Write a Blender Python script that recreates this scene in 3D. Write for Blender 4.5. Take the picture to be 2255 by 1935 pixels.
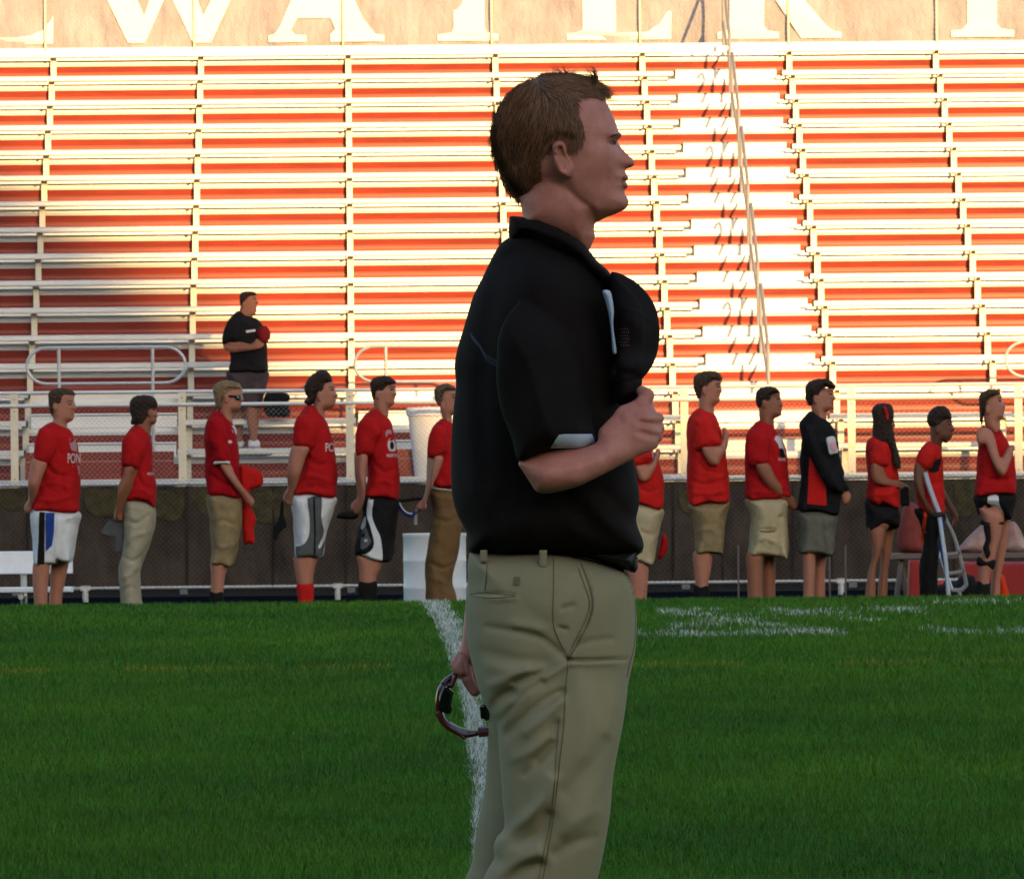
import bpy, math, random
import numpy as np
from mathutils import Matrix, Vector

for _o in list(bpy.data.objects): bpy.data.objects.remove(_o)
SC = bpy.context.scene
COL = SC.collection
random.seed(7); RNG = np.random.default_rng(11)

# ------------------------------------------------------------------ camera
F = 16000.0; PW = 2255.0; PH = 1935.0; CX = PW/2; HY = 1000.0; HC = 1.2
ROLL = math.radians(0.55)
cam_d = bpy.data.cameras.new('camera'); cam = bpy.data.objects.new('camera', cam_d); COL.objects.link(cam)
cam_d.sensor_width = 36; cam_d.lens = F/PW*36; cam_d.shift_y = (HY-PH/2)/PW
cam_d.clip_start = 0.5; cam_d.clip_end = 2000
cam_d.dof.use_dof = True; cam_d.dof.focus_distance = 12.1; cam_d.dof.aperture_fstop = 90
cam.matrix_world = Matrix.Translation((0, 0, HC)) @ Matrix.Rotation(math.radians(90), 4, 'X') @ Matrix.Rotation(-ROLL, 4, 'Z')
SC.camera = cam

# ------------------------------------------------------------------ sky, sun, exposure
SUN_EL = math.radians(9.5); SUN_AZ = math.radians(162)     # azimuth clockwise from +Y
w = bpy.data.worlds.new('World'); SC.world = w; w.use_nodes = True
nt = w.node_tree; bg = nt.nodes['Background']
sky = nt.nodes.new('ShaderNodeTexSky'); sky.sky_type = 'NISHITA'; sky.sun_disc = False
sky.sun_elevation = SUN_EL; sky.sun_rotation = SUN_AZ; sky.air_density = 1.0; sky.dust_density = 1.5
nt.links.new(sky.outputs[0], bg.inputs[0]); bg.inputs[1].default_value = 0.15
sd = bpy.data.lights.new('sun', 'SUN'); sd.energy = 4.8; sd.angle = math.radians(0.53); sd.color = (1.0, 0.60, 0.20)
so = bpy.data.objects.new('sun', sd); COL.objects.link(so)
sdir = Vector((math.sin(SUN_AZ)*math.cos(SUN_EL), math.cos(SUN_AZ)*math.cos(SUN_EL), math.sin(SUN_EL)))
so.rotation_euler = sdir.to_track_quat('Z', 'Y').to_euler(); so.location = (30, -60, 30)
SC.view_settings.view_transform = 'Standard'; SC.view_settings.look = 'None'
SC.view_settings.exposure = 1.3; SC.view_settings.gamma = 1.0

# ------------------------------------------------------------------ helpers
cr, sr = math.cos(ROLL), math.sin(ROLL)
def W2(px, py, Y):
    """photo pixel at distance Y -> world X, Z"""
    u = px-CX; v = HY-py; k = Y/F
    return k*(u*cr+v*sr), HC+k*(-u*sr+v*cr)

def mat(name, col, rough=0.7, metal=0.0, noise=None, bump=None, spec=0.3, sss=0.0, sheen=0.0, col2=None, stretch=(1, 1, 1), coat=0.0):
    m = bpy.data.materials.new(name); m.use_nodes = True
    n = m.node_tree.nodes; l = m.node_tree.links; b = n['Principled BSDF']
    b.inputs['Base Color'].default_value = (*col, 1); b.inputs['Roughness'].default_value = rough
    b.inputs['Metallic'].default_value = metal; b.inputs['Specular IOR Level'].default_value = spec
    if sss: b.inputs['Subsurface Weight'].default_value = sss; b.inputs['Subsurface Radius'].default_value = (0.012, 0.005, 0.003); b.inputs['Subsurface Scale'].default_value = 1.0
    if sheen: b.inputs['Sheen Weight'].default_value = sheen
    if coat: b.inputs['Coat Weight'].default_value = coat
    if noise or bump:
        tc = n.new('ShaderNodeTexCoord'); mp = n.new('ShaderNodeMapping'); mp.inputs['Scale'].default_value = stretch
        l.new(tc.outputs['Object'], mp.inputs['Vector'])
    if noise:
        sc, amt = noise
        t = n.new('ShaderNodeTexNoise'); t.inputs['Scale'].default_value = sc; t.inputs['Detail'].default_value = 6; t.inputs['Roughness'].default_value = 0.65
        l.new(mp.outputs[0], t.inputs['Vector'])
        rp = n.new('ShaderNodeValToRGB'); rp.color_ramp.elements[0].position = 0.3; rp.color_ramp.elements[1].position = 0.72
        c2 = col2 if col2 else tuple(min(1, c*(1+amt)) for c in col)
        rp.color_ramp.elements[0].color = (*[c*(1-amt) for c in col], 1) if not col2 else (*col, 1)
        rp.color_ramp.elements[1].color = (*c2, 1)
        l.new(t.outputs[0], rp.inputs[0]); l.new(rp.outputs[0], b.inputs['Base Color'])
    if bump:
        sc, st, ds = bump
        t = n.new('ShaderNodeTexNoise'); t.inputs['Scale'].default_value = sc; t.inputs['Detail'].default_value = 4
        l.new(mp.outputs[0], t.inputs['Vector'])
        bp = n.new('ShaderNodeBump'); bp.inputs['Strength'].default_value = st; bp.inputs['Distance'].default_value = ds
        l.new(t.outputs[0], bp.inputs['Height']); l.new(bp.outputs[0], b.inputs['Normal'])
    return m

def mesh_np(name, V, Q=None, T=None, smooth=True):
    V = np.asarray(V, np.float32).reshape(-1, 3)
    Q = np.zeros((0, 4), np.int32) if Q is None else np.asarray(Q, np.int32).reshape(-1, 4)
    T = np.zeros((0, 3), np.int32) if T is None else np.asarray(T, np.int32).reshape(-1, 3)
    me = bpy.data.meshes.new(name)
    me.vertices.add(len(V)); me.vertices.foreach_set('co', V.ravel())
    nl = len(Q)*4+len(T)*3; me.loops.add(nl)
    me.loops.foreach_set('vertex_index', np.concatenate([Q.ravel(), T.ravel()]).astype(np.int32))
    me.polygons.add(len(Q)+len(T))
    st = np.concatenate([np.arange(len(Q))*4, len(Q)*4+np.arange(len(T))*3]).astype(np.int32)
    me.polygons.foreach_set('loop_start', st)
    me.update(calc_edges=True); me.validate()
    if smooth: me.polygons.foreach_set('use_smooth', np.ones(len(me.polygons), bool))
    return me

def link(name, me, m, parent=None, label=None):
    o = bpy.data.objects.new(name, me); COL.objects.link(o)
    if m is not None:
        for k in (m if isinstance(m, (list, tuple)) else [m]): me.materials.append(k)
    if parent is not None: o.parent = parent
    if label: o['label'] = label
    return o

def tag(o, label=None, cat=None, group=None, kind=None):
    if label: o['label'] = label
    if cat: o['category'] = cat
    if group: o['group'] = group
    if kind: o['kind'] = kind
    return o

def thing(name, label, cat, loc=(0, 0, 0), group=None):
    o = bpy.data.objects.new(name, None); COL.objects.link(o); o.location = loc; o.empty_display_size = .1
    return tag(o, label, cat, group)

class MB:
    """collects boxes, tubes and prisms; build() links them as one mesh"""
    def __init__(s, off=(0, 0, 0)): s.v = []; s.f = []; s.off = np.array(off, float)
    def add(s, vs, fs):
        k = len(s.v); s.v += [tuple(np.array(v, float)-s.off) for v in vs]; s.f += [tuple(i+k for i in f) for f in fs]
    def box(s, x0, x1, y0, y1, z0, z1, b=0.0):
        if b <= 0:
            s.add([(x0,y0,z0),(x1,y0,z0),(x1,y1,z0),(x0,y1,z0),(x0,y0,z1),(x1,y0,z1),(x1,y1,z1),(x0,y1,z1)],
                  [(0,3,2,1),(4,5,6,7),(0,1,5,4),(1,2,6,5),(2,3,7,6),(3,0,4,7)])
        else:
            s.prism([(y0+b,z0),(y1-b,z0),(y1,z0+b),(y1,z1-b),(y1-b,z1),(y0+b,z1),(y0,z1-b),(y0,z0+b)], x0, x1)
    def prism(s, yz, x0, x1):
        n = len(yz)
        s.add([(x0,y,z) for y,z in yz]+[(x1,y,z) for y,z in yz],
              [tuple(range(n))[::-1], tuple(range(n,2*n))]+[(i,(i+1)%n,n+(i+1)%n,n+i) for i in range(n)])
    def prism_y(s, xz, y0, y1):
        n = len(xz)
        s.add([(x,y0,z) for x,z in xz]+[(x,y1,z) for x,z in xz],
              [tuple(range(n)), tuple(range(n,2*n))[::-1]]+[(i,n+i,n+(i+1)%n,(i+1)%n) for i in range(n)])
    def tube(s, pts, r, n=8, closed=False, caps=True):
        P = [Vector(p) for p in pts]; N = len(P); rings = []
        up0 = None
        for i, p in enumerate(P):
            a = P[(i-1) % N] if (closed or i > 0) else P[i]; b_ = P[(i+1) % N] if (closed or i < N-1) else P[i]
            t = (b_-a).normalized()
            ref = Vector((0, 1, 0)) if abs(t.y) < .9 else Vector((1, 0, 0))
            u = t.cross(ref).normalized(); v = t.cross(u)
            rr = r[i] if isinstance(r, (list, tuple)) else r
            rings.append([p+(u*math.cos(k*2*math.pi/n)+v*math.sin(k*2*math.pi/n))*rr for k in range(n)])
        vs = [q for R_ in rings for q in R_]; fs = []
        for i in range(N if closed else N-1):
            j = (i+1) % N
            for k in range(n): fs.append((i*n+k, i*n+(k+1)%n, j*n+(k+1)%n, j*n+k))
        if caps and not closed: fs += [tuple(range(n)), tuple((N-1)*n+k for k in range(n))[::-1]]
        s.add(vs, fs)
    def lathe(s, c, prof, n=32):
        vs = []; fs = []
        for r, z in prof:
            for k in range(n): a = k*2*math.pi/n; vs.append((c[0]+r*math.cos(a), c[1]+r*math.sin(a), c[2]+z))
        for i in range(len(prof)-1):
            for k in range(n): fs.append((i*n+k, i*n+(k+1)%n, (i+1)*n+(k+1)%n, (i+1)*n+k))
        fs += [tuple(range(n))[::-1], tuple((len(prof)-1)*n+k for k in range(n))]
        s.add(vs, fs)
    def build(s, name, m, parent=None, smooth=False, label=None):
        me = bpy.data.meshes.new(name); me.from_pydata([tuple(v) for v in s.v], [], s.f); me.update()
        o = link(name, me, m, parent, label)
        if smooth:
            me.polygons.foreach_set('use_smooth', [True]*len(me.polygons))
            try: me.set_sharp_from_angle(angle=math.radians(40))
            except Exception: pass
        return o

# ---- surface nets: a smooth mesh of {field < 0}
def surface_nets(Fd, org, h):
    nx, ny, nz = Fd.shape
    neg = Fd < 0
    cs = (nx-1, ny-1, nz-1)
    acc = np.zeros(cs+(3,), np.float32); cnt = np.zeros(cs, np.float32)
    def corner(A, c): return A[c[0]:c[0]+cs[0], c[1]:c[1]+cs[1], c[2]:c[2]+cs[2]]
    for ax in range(3):
        o1, o2 = [a for a in range(3) if a != ax]
        for a1 in (0, 1):
            for a2 in (0, 1):
                c0 = [0, 0, 0]; c0[o1] = a1; c0[o2] = a2; c1 = list(c0); c1[ax] = 1
                fa = corner(Fd, c0); fb = corner(Fd, c1); m = corner(neg, c0) != corner(neg, c1)
                t = np.where(m, fa/np.where(m, fa-fb, 1), 0)
                acc[..., ax] += t; acc[..., o1] += m*a1; acc[..., o2] += m*a2; cnt += m
    act = cnt > 0
    idx = -np.ones(cs, np.int64); ii = np.argwhere(act); idx[act] = np.arange(len(ii))
    V = (ii + acc[act]/cnt[act][:, None])*h+np.asarray(org)
    Q = []
    for ax in range(3):
        o1, o2 = [(1, 2), (2, 0), (0, 1)][ax]
        sl0 = [slice(None)]*3; sl1 = [slice(None)]*3; sl0[ax] = slice(0, -1); sl1[ax] = slice(1, None)
        A = neg[tuple(sl0)]; B = neg[tuple(sl1)]
        e = np.argwhere(A != B); e = e[(e[:, o1] > 0) & (e[:, o2] > 0) & (e[:, o1] < cs[o1]) & (e[:, o2] < cs[o2])]
        if not len(e): continue
        def cell(d1, d2):
            q = e.copy(); q[:, o1] -= d1; q[:, o2] -= d2; return idx[q[:, 0], q[:, 1], q[:, 2]]
        a, b, c, d = cell(1, 1), cell(0, 1), cell(0, 0), cell(1, 0)
        flip = A[e[:, 0], e[:, 1], e[:, 2]]
        q = np.stack([a, b, c, d], 1); q[~flip] = q[~flip][:, ::-1]; Q.append(q)
    Q = np.concatenate(Q); Q = Q[(Q >= 0).all(1)]
    return V.astype(np.float32), Q

def catmull(P, n=6, closed=True):
    P = np.asarray(P, float); N = len(P); out = []
    for i in range(N if closed else N-1):
        if closed: p0, p1, p2, p3 = P[i-1], P[i], P[(i+1) % N], P[(i+2) % N]
        else: p0, p1, p2, p3 = P[max(i-1, 0)], P[i], P[i+1], P[min(i+2, N-1)]
        for k in range(n):
            t = k/n
            out.append(.5*((2*p1)+(-p0+p2)*t+(2*p0-5*p1+4*p2-p3)*t*t+(-p0+3*p1-3*p2+p3)*t**3))
    if not closed: out.append(P[-1])
    return np.array(out)

def poly_sdf(P, X, Z):
    """signed distance, positive inside"""
    sh = X.shape; x = X.ravel(); z = Z.ravel(); d = np.full(x.shape, 1e9); ins = np.zeros(x.shape, bool)
    N = len(P)
    for i in range(N):
        ax, az = P[i]; bx, bz = P[(i+1) % N]; ex, ez = bx-ax, bz-az; L = ex*ex+ez*ez+1e-14
        t = np.clip(((x-ax)*ex+(z-az)*ez)/L, 0, 1)
        d = np.minimum(d, (x-ax-t*ex)**2+(z-az-t*ez)**2)
        if az != bz:
            c = ((az > z) != (bz > z)) & (x < (bx-ax)*(z-az)/(bz-az)+ax); ins ^= c
    return (np.where(ins, 1, -1)*np.sqrt(d)).reshape(sh)

def line_dist(P, X, Z):
    d = np.full(X.shape, 1e9)
    for i in range(len(P)-1):
        ax, az = P[i]; bx, bz = P[i+1]; ex, ez = bx-ax, bz-az; L = ex*ex+ez*ez+1e-14
        t = np.clip(((X-ax)*ex+(Z-az)*ez)/L, 0, 1)
        d = np.minimum(d, (X-ax-t*ex)**2+(Z-az-t*ez)**2)
    return np.sqrt(d)

def blur2(A, sg):
    if sg < 0.5: return A
    r = int(3*sg)+1; k = np.exp(-np.arange(-r, r+1)**2/(2*sg*sg)); k /= k.sum()
    Ap = np.pad(A, r, mode='edge')
    B = sum(k[i]*Ap[i:i+A.shape[0], :] for i in range(2*r+1))
    return sum(k[i]*B[:, i:i+A.shape[1]] for i in range(2*r+1))

class Form:
    """a rounded solid: side outline traced in photo pixels, given its own real thickness.
    wid: half thickness (m) or control list [(px,py,w)]; yc: centre depth offset, same; R: edge rounding (m)"""
    def __init__(s, pts, Y0, wid=.05, R=.04, yc=0.0, conv=None, smooth=True, disp=(), blur=.004, n=6, under=None):
        s.conv = conv or (lambda a, b: (a, b)); s.Y0 = Y0
        s.reg = 2e-3; s.wid = wid; s.R = R; s.ycv = yc; s.disp = disp; s.blur = blur
        ym = yc if not isinstance(yc, list) else float(np.mean([c[2] for c in yc]))
        s.Ym = Y0+ym
        pp = [s.w(x, y) for x, y in pts]
        s.P = catmull(pp, n) if smooth else np.array(pp)
        s.cache = None
    def w(s, x, y):
        a, b = s.conv(x, y); return W2(a, b, s.Ym)
    def ctl(s, c, X, Z):
        if callable(c): return c(X, Z)
        if not isinstance(c, list): return np.full(X.shape, float(c))
        P = np.array([s.w(q[0], q[1]) for q in c]); v = np.array([q[2] for q in c], float); n = len(c)
        if n < 4:
            num = 0; den = 0
            for (x, z), t in zip(P, v):
                ww = 1/((X-x)**2+(Z-z)**2+.0004)**2; num = num+ww*t; den = den+ww
            return num/den
        U = lambda r2: np.where(r2 > 0, .5*r2*np.log(np.maximum(r2, 1e-12)), 0)      # thin plate: smooth through all controls
        m0 = P.mean(0); p = (P-m0)*10; r2 = ((p[:, None]-p[None])**2).sum(-1)
        A = np.zeros((n+3, n+3)); A[:n, :n] = U(r2)+np.eye(n)*s.reg; A[:n, n] = 1; A[:n, n+1:] = p; A[n:, :n] = A[:n, n:].T
        sol = np.linalg.lstsq(A, np.concatenate([v, [0, 0, 0]]), rcond=1e-8)[0]
        x = (X-m0[0])*10; z = (Z-m0[1])*10; out = sol[n]+sol[n+1]*x+sol[n+2]*z
        for k in range(n): out = out+sol[k]*U((x-p[k, 0])**2+(z-p[k, 1])**2)
        return np.clip(out, v.min()*(.95 if v.min() > 0 else 1.02), v.max()*(1.04 if v.max() > 0 else .98))
    def maps(s, X, Z, h):
        S = poly_sdf(s.P, X, Z)
        S = blur2(S, s.blur/h)
        R = s.ctl(s.R, X, Z)
        Wd = s.ctl(s.wid, X, Z)
        for q in s.disp:      # (points, amount, sigma[, open smooth])
            L = [s.w(a, b) for a, b in q[0]]
            if len(L) > 2: L = catmull(L, 5, False)
            dd = line_dist(L, X, Z); Wd = Wd+q[1]*np.exp(-dd**2/(2*q[2]**2))
        return S, R, np.maximum(Wd, .003), s.ctl(s.ycv, X, Z)
    def bounds(s):
        ymax = .10 if callable(s.wid) else (s.wid if not isinstance(s.wid, list) else max(c[2] for c in s.wid))
        y0 = s.ycv if not isinstance(s.ycv, list) else min(c[2] for c in s.ycv)
        y1 = s.ycv if not isinstance(s.ycv, list) else max(c[2] for c in s.ycv)
        return s.P[:, 0].min(), s.P[:, 0].max(), y0-ymax-.03, y1+ymax+.03, s.P[:, 1].min(), s.P[:, 1].max()
    def front(s, x, z, h=.003):
        """front surface depth (relative to Y0) at world points"""
        if s.cache is None:
            b = s.bounds(); gx = np.arange(b[0]-.02, b[1]+.02, h); gz = np.arange(b[4]-.02, b[5]+.02, h)
            X, Z = np.meshgrid(gx, gz, indexing='ij'); S, R, Wd, yc = s.maps(X, Z, h)
            a = np.clip(1-S/R, 0, 1); s.cache = (gx, gz, yc-Wd*np.sqrt(np.maximum(0, 1-a*a)), h)
        gx, gz, A, h = s.cache
        fx = np.clip((np.asarray(x)-gx[0])/h, 0, len(gx)-1.001); fz = np.clip((np.asarray(z)-gz[0])/h, 0, len(gz)-1.001)
        i = fx.astype(int); j = fz.astype(int); u = fx-i; v = fz-j
        return A[i, j]*(1-u)*(1-v)+A[i+1, j]*u*(1-v)+A[i, j+1]*(1-u)*v+A[i+1, j+1]*u*v

def capsule(a, b, ra, rb):
    return ('cap', np.array(a, float), np.array(b, float), ra, rb)

def mesh_forms(forms, h, k=0.0, caps=()):
    """union of forms (and tapered capsules given in X, y-offset, Z) on one grid -> verts, quads (world X, y offset, Z)"""
    B = [f.bounds() for f in forms]
    for c in caps:
        r = max(c[3], c[4]); lo = np.minimum(c[1], c[2])-r; hi = np.maximum(c[1], c[2])+r
        B.append((lo[0], hi[0], lo[1], hi[1], lo[2], hi[2]))
    B = np.array(B); lo = [B[:, 0].min(), B[:, 2].min(), B[:, 4].min()]; hi = [B[:, 1].max(), B[:, 3].max(), B[:, 5].max()]
    g = [np.arange(lo[i]-3*h, hi[i]+3*h, h) for i in range(3)]
    X, Z = np.meshgrid(g[0], g[2], indexing='ij')
    out = None
    for f in forms:
        S, R, Wd, yc = f.maps(X, Z, h)
        a = np.maximum(0, 1-S/R); A = np.minimum(a*a, 9)-1
        Fd = ((((g[1][None, :, None]-yc[:, None, :])/Wd[:, None, :])**2)+A[:, None, :]).astype(np.float32)
        Fd = np.minimum(Fd, 9)
        if out is None: out = Fd
        elif k > 0:
            hh = np.clip(.5+.5*(out-Fd)/k, 0, 1); out = out*(1-hh)+Fd*hh-k*hh*(1-hh)
        else: out = np.minimum(out, Fd)
    for c in caps:
        a, b = c[1], c[2]; ba = b-a; L = (ba**2).sum()+1e-12
        px = g[0][:, None, None]-a[0]; py = g[1][None, :, None]-a[1]; pz = g[2][None, None, :]-a[2]
        t = np.clip((px*ba[0]+py*ba[1]+pz*ba[2])/L, 0, 1)
        d = np.sqrt((px-t*ba[0])**2+(py-t*ba[1])**2+(pz-t*ba[2])**2); r = c[3]+(c[4]-c[3])*t
        Fd = (((d/r)**2)-1).astype(np.float32); Fd = np.minimum(Fd, 9)
        if out is None: out = Fd
        elif k > 0:
            hh = np.clip(.5+.5*(out-Fd)/k, 0, 1); out = out*(1-hh)+Fd*hh-k*hh*(1-hh)
        else: out = np.minimum(out, Fd)
    return surface_nets(out, (g[0][0], g[1][0], g[2][0]), h)

def form_obj(name, groups, m, parent, Y0, base, label=None, noise=None):
    """groups: list of (forms, voxel, blend, caps); all joined in one mesh"""
    Vs = []; Qs = []; n = 0
    for gdef in groups:
        fo, h = gdef[0], gdef[1]; k = gdef[2] if len(gdef) > 2 else 0; cp = gdef[3] if len(gdef) > 3 else ()
        V, Q = mesh_forms(fo, h, k, cp); Vs.append(V); Qs.append(Q+n); n += len(V)
    V = np.concatenate(Vs); Q = np.concatenate(Qs)
    V = V + np.array([0, Y0, 0]) - np.array(base)
    if noise:
        a, s = noise; V = V + a*np.sin(V[:, [1, 2, 0]]*s+np.sin(V[:, [2, 0, 1]]*s*.7)*2)
    return link(name, mesh_np(name, V, Q), m, parent, label)

def decal(name, form, pts, m, parent, base, smooth=True, lift=.0025, h=None, label=None, th=.0015):
    """thin patch of cloth / print lying on a form's front surface"""
    P = np.array([form.w(a, b) for a, b in pts]); P = catmull(P, 5) if smooth else P
    sz = max(np.ptp(P[:, 0]), np.ptp(P[:, 1])); h = h or max(sz/40, .0012)
    gx = np.arange(P[:, 0].min()-2*h, P[:, 0].max()+2*h, h); gz = np.arange(P[:, 1].min()-2*h, P[:, 1].max()+2*h, h)
    X, Z = np.meshgrid(gx, gz, indexing='ij'); S = poly_sdf(P, X, Z)
    # marching over cells with edge-snapped vertices: move near-edge vertices onto the outline
    gxx, gzz = np.gradient(S, h); g2 = np.sqrt(gxx**2+gzz**2)+1e-9
    near = np.abs(S) < .75*h
    X2 = np.where(near, X-S*gxx/g2, X); Z2 = np.where(near, Z-S*gzz/g2, Z)
    ok = (S > -.75*h)
    cell = ok[:-1, :-1] & ok[1:, :-1] & ok[:-1, 1:] & ok[1:, 1:]
    c = np.argwhere(cell)
    if not len(c): return None
    ny = X.shape[1]; idx = lambda i, j: i*ny+j
    Q = np.stack([idx(c[:, 0], c[:, 1]), idx(c[:, 0]+1, c[:, 1]), idx(c[:, 0]+1, c[:, 1]+1), idx(c[:, 0], c[:, 1]+1)], 1)
    used = np.unique(Q); rm = -np.ones(X.size, int); rm[used] = np.arange(len(used)); Q = rm[Q]
    x = X2.ravel()[used]; z = Z2.ravel()[used]; y = form.front(x, z)-lift
    V = np.stack([x, y+form.Y0, z], 1)-np.array(base)
    return link(name, mesh_np(name, V, Q), m, parent, label)

def ribbon(name, form, pts, wd, m, parent, base, lift=.002, smooth=True, label=None, dash=None):
    """a stitched seam / line of width wd lying on a form"""
    P = np.array([form.w(a, b) for a, b in pts]); P = catmull(P, 10, False) if smooth else P
    V = []; Q = []
    for i in range(len(P)):
        t = P[min(i+1, len(P)-1)]-P[max(i-1, 0)]; t = t/(np.linalg.norm(t)+1e-9); nrm = np.array([-t[1], t[0]])
        for sgn, lf in ((-1, 0), (0, lift*1.0), (1, 0)):
            q = P[i]+nrm*sgn*wd/2; V.append((q[0], float(form.front(q[0], q[1]))-lf+form.Y0-.0006, q[1]))
    for i in range(len(P)-1):
        if dash and (i % dash[0]) >= dash[1]: continue
        Q += [(i*3, i*3+1, i*3+4, i*3+3), (i*3+1, i*3+2, i*3+5, i*3+4)]
    return link(name, mesh_np(name, np.array(V)-np.array(base), Q), m, parent, label)

def text_on(name, form, txt, px, py, hpx, m, parent, base, sx=1.0, lift=.003, rot=0.0):
    cu = bpy.data.curves.new('t', 'FONT'); cu.body = txt; cu.size = 1; cu.offset = .012
    ob = bpy.data.objects.new('t', cu); COL.objects.link(ob)
    dg = bpy.context.evaluated_depsgraph_get(); me = bpy.data.meshes.new_from_object(ob.evaluated_get(dg))
    bpy.data.objects.remove(ob)
    import bmesh
    bm = bmesh.new(); bm.from_mesh(me); bmesh.ops.triangulate(bm, faces=bm.faces)
    bmesh.ops.subdivide_edges(bm, edges=bm.edges, cuts=2, use_grid_fill=True); bm.to_mesh(me); bm.free()
    for v in me.vertices:
        a, b = v.co.x*sx*hpx, v.co.y*hpx
        a, b = a*math.cos(rot)-b*math.sin(rot), a*math.sin(rot)+b*math.cos(rot)
        x, z = form.w(px+a, py-b); y = float(form.front(x, z))-lift+form.Y0
        v.co = Vector((x, y, z))-Vector(base)
    return link(name, me, m, parent)

def crop(ox, oy, s): return lambda a, b: (ox+a/s, oy+b/s)

# ------------------------------------------------------------------ materials
M = {}
M['alu'] = mat('aluminium', (.66, .64, .62), .38, .35, noise=(7, .14), stretch=(.12, 1, 2))
M['alu_post'] = mat('aluminium_post', (.62, .57, .47), .5, .25, noise=(20, .08))
M['step'] = mat('step_aluminium', (.68, .66, .64), .5, .2, noise=(30, .05))
M['red_riser'] = mat('red_riser_paint', (.205, .019, .0085), .42, 0, noise=(5, .26), stretch=(.3, 1, 3), spec=.4)
M['galv'] = mat('galvanised_steel', (.50, .50, .52), .45, .5, noise=(40, .15))
M['rail_steel'] = mat('handrail_steel', (.26, .25, .27), .5, .3)
M['wire'] = mat('fence_wire', (.42, .40, .38), .5, .5)
M['wire_dim'] = mat('weathered_wire', (.10, .09, .085), .6, .3)
M['screen'] = mat('windscreen_mesh', (.026, .021, .018), .95, 0, noise=(2.6, .5), bump=(6, .8, .05), spec=.05, col2=(.082, .062, .052), stretch=(1, 1, .6))
M['banner'] = mat('banner_mesh', (.30, .285, .34), .8, 0, noise=(2.2, .24), bump=(3.4, 1.0, .12), spec=.1, stretch=(1, 1, .45))
M['letter'] = mat('banner_letter', (.62, .66, .74), .7, 0, spec=.1)
M['dark'] = mat('dark_rubber', (.02, .02, .02), .7, 0)
M['white_plastic'] = mat('white_plastic', (.74, .74, .78), .4, 0, noise=(12, .05), spec=.4)
M['bench_white'] = mat('white_bench_paint', (.80, .80, .83), .5, 0, noise=(14, .05))
M['track'] = mat('track_rubber', (.010, .011, .016), 1, 0, noise=(60, .4), spec=0)
M['soil'] = mat('turf_soil', (.012, .055, .005), 1.0, 0, noise=(40, .5), bump=(60, .8, .02), spec=0)
M['blocker'] = mat('blocker_green', (.03, .05, .02), 1.0, 0, noise=(.2, .4), spec=0)  # plain green cover for the added sun blocker
M['concrete'] = mat('concrete', (.05, .048, .046), .95, 0, noise=(3, .2), spec=0)

# ------------------------------------------------------------------ ground
CR = .245
def ground_z(Y):
    Y = np.asarray(Y, float)
    z = np.where(Y < 46, CR*(1-((46-np.clip(Y, 20, 46))/26)**2), 0)
    t = np.clip((Y-46)/4.2, 0, 1); d = CR*(1-t*t*(3-2*t)); z = np.where(Y >= 46, d, z)
    t = np.clip((Y-52)/22, 0, 1); z = np.where(Y > 52, -.34*t*t*(3-2*t), z)
    return z
def ground_sheet(name, ys, xs, m, lift=0.0, kind='structure'):
    X, Y = np.meshgrid(np.array(xs, float), np.array(ys, float), indexing='ij'); Z = ground_z(Y)+lift
    V = np.stack([X.ravel(), Y.ravel(), Z.ravel()], 1); ny = len(ys); i, j = np.meshgrid(np.arange(len(xs)-1), np.arange(ny-1), indexing='ij'); i = i.ravel(); j = j.ravel()
    Q = np.stack([i*ny+j, (i+1)*ny+j, (i+1)*ny+j+1, i*ny+j+1], 1)
    return tag(link(name, mesh_np(name, V, Q), m), kind=kind)
ys = list(np.concatenate([[-900, -200, -60, -10], np.arange(0, 56, .5), np.arange(56, 90, 1.5), [100, 150, 300, 900]]))
ground_sheet('ground', ys, [-900, -100, -20, -8, -4, 0, 4, 8, 20, 100, 900], M['soil'])
ground_sheet('running_track', list(np.arange(57, 80.01, 1)), [-60, -20, 0, 20, 60], M['track'], .006)
ground_sheet('pavement', list(np.arange(80.2, 92, 1)), [-60, 0, 60], M['concrete'], .006)

# unseen sun blocker added behind the viewer; crest shaped for the shade edge
def shade_ridge():
    xs = np.concatenate([np.linspace(-500, 40, 28), np.arange(41, 80, .5), np.linspace(82, 500, 22)])
    cx = [-500, 40, 53.2, 54.0, 54.5, 55.0, 55.5, 56.0, 61, 80, 500]; cz = [42, 39.8, 39.4, 38.7, 37.7, 36.2, 34.6, 33.3, 33.2, 33.0, 30]
    V = []
    for x in xs:
        c = np.interp(x, cx, cz)+.12*math.sin(x*2.1)+.08*math.sin(x*5.3)
        for y, k in ((-60, 0), (-72, .35), (-85, .72), (-96, .95), (-100, 1.0), (-108, .96), (-140, .6), (-200, 0)): V.append((x, y, -1+(c+1)*k))
    n = 8; Q = [(i*n+j, i*n+j+1, (i+1)*n+j+1, (i+1)*n+j) for i in range(len(xs)-1) for j in range(n-1)]
    tag(link('shade_blocker', mesh_np('shade_blocker', V, Q), M['blocker']), kind='structure')
shade_ridge()

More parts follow.
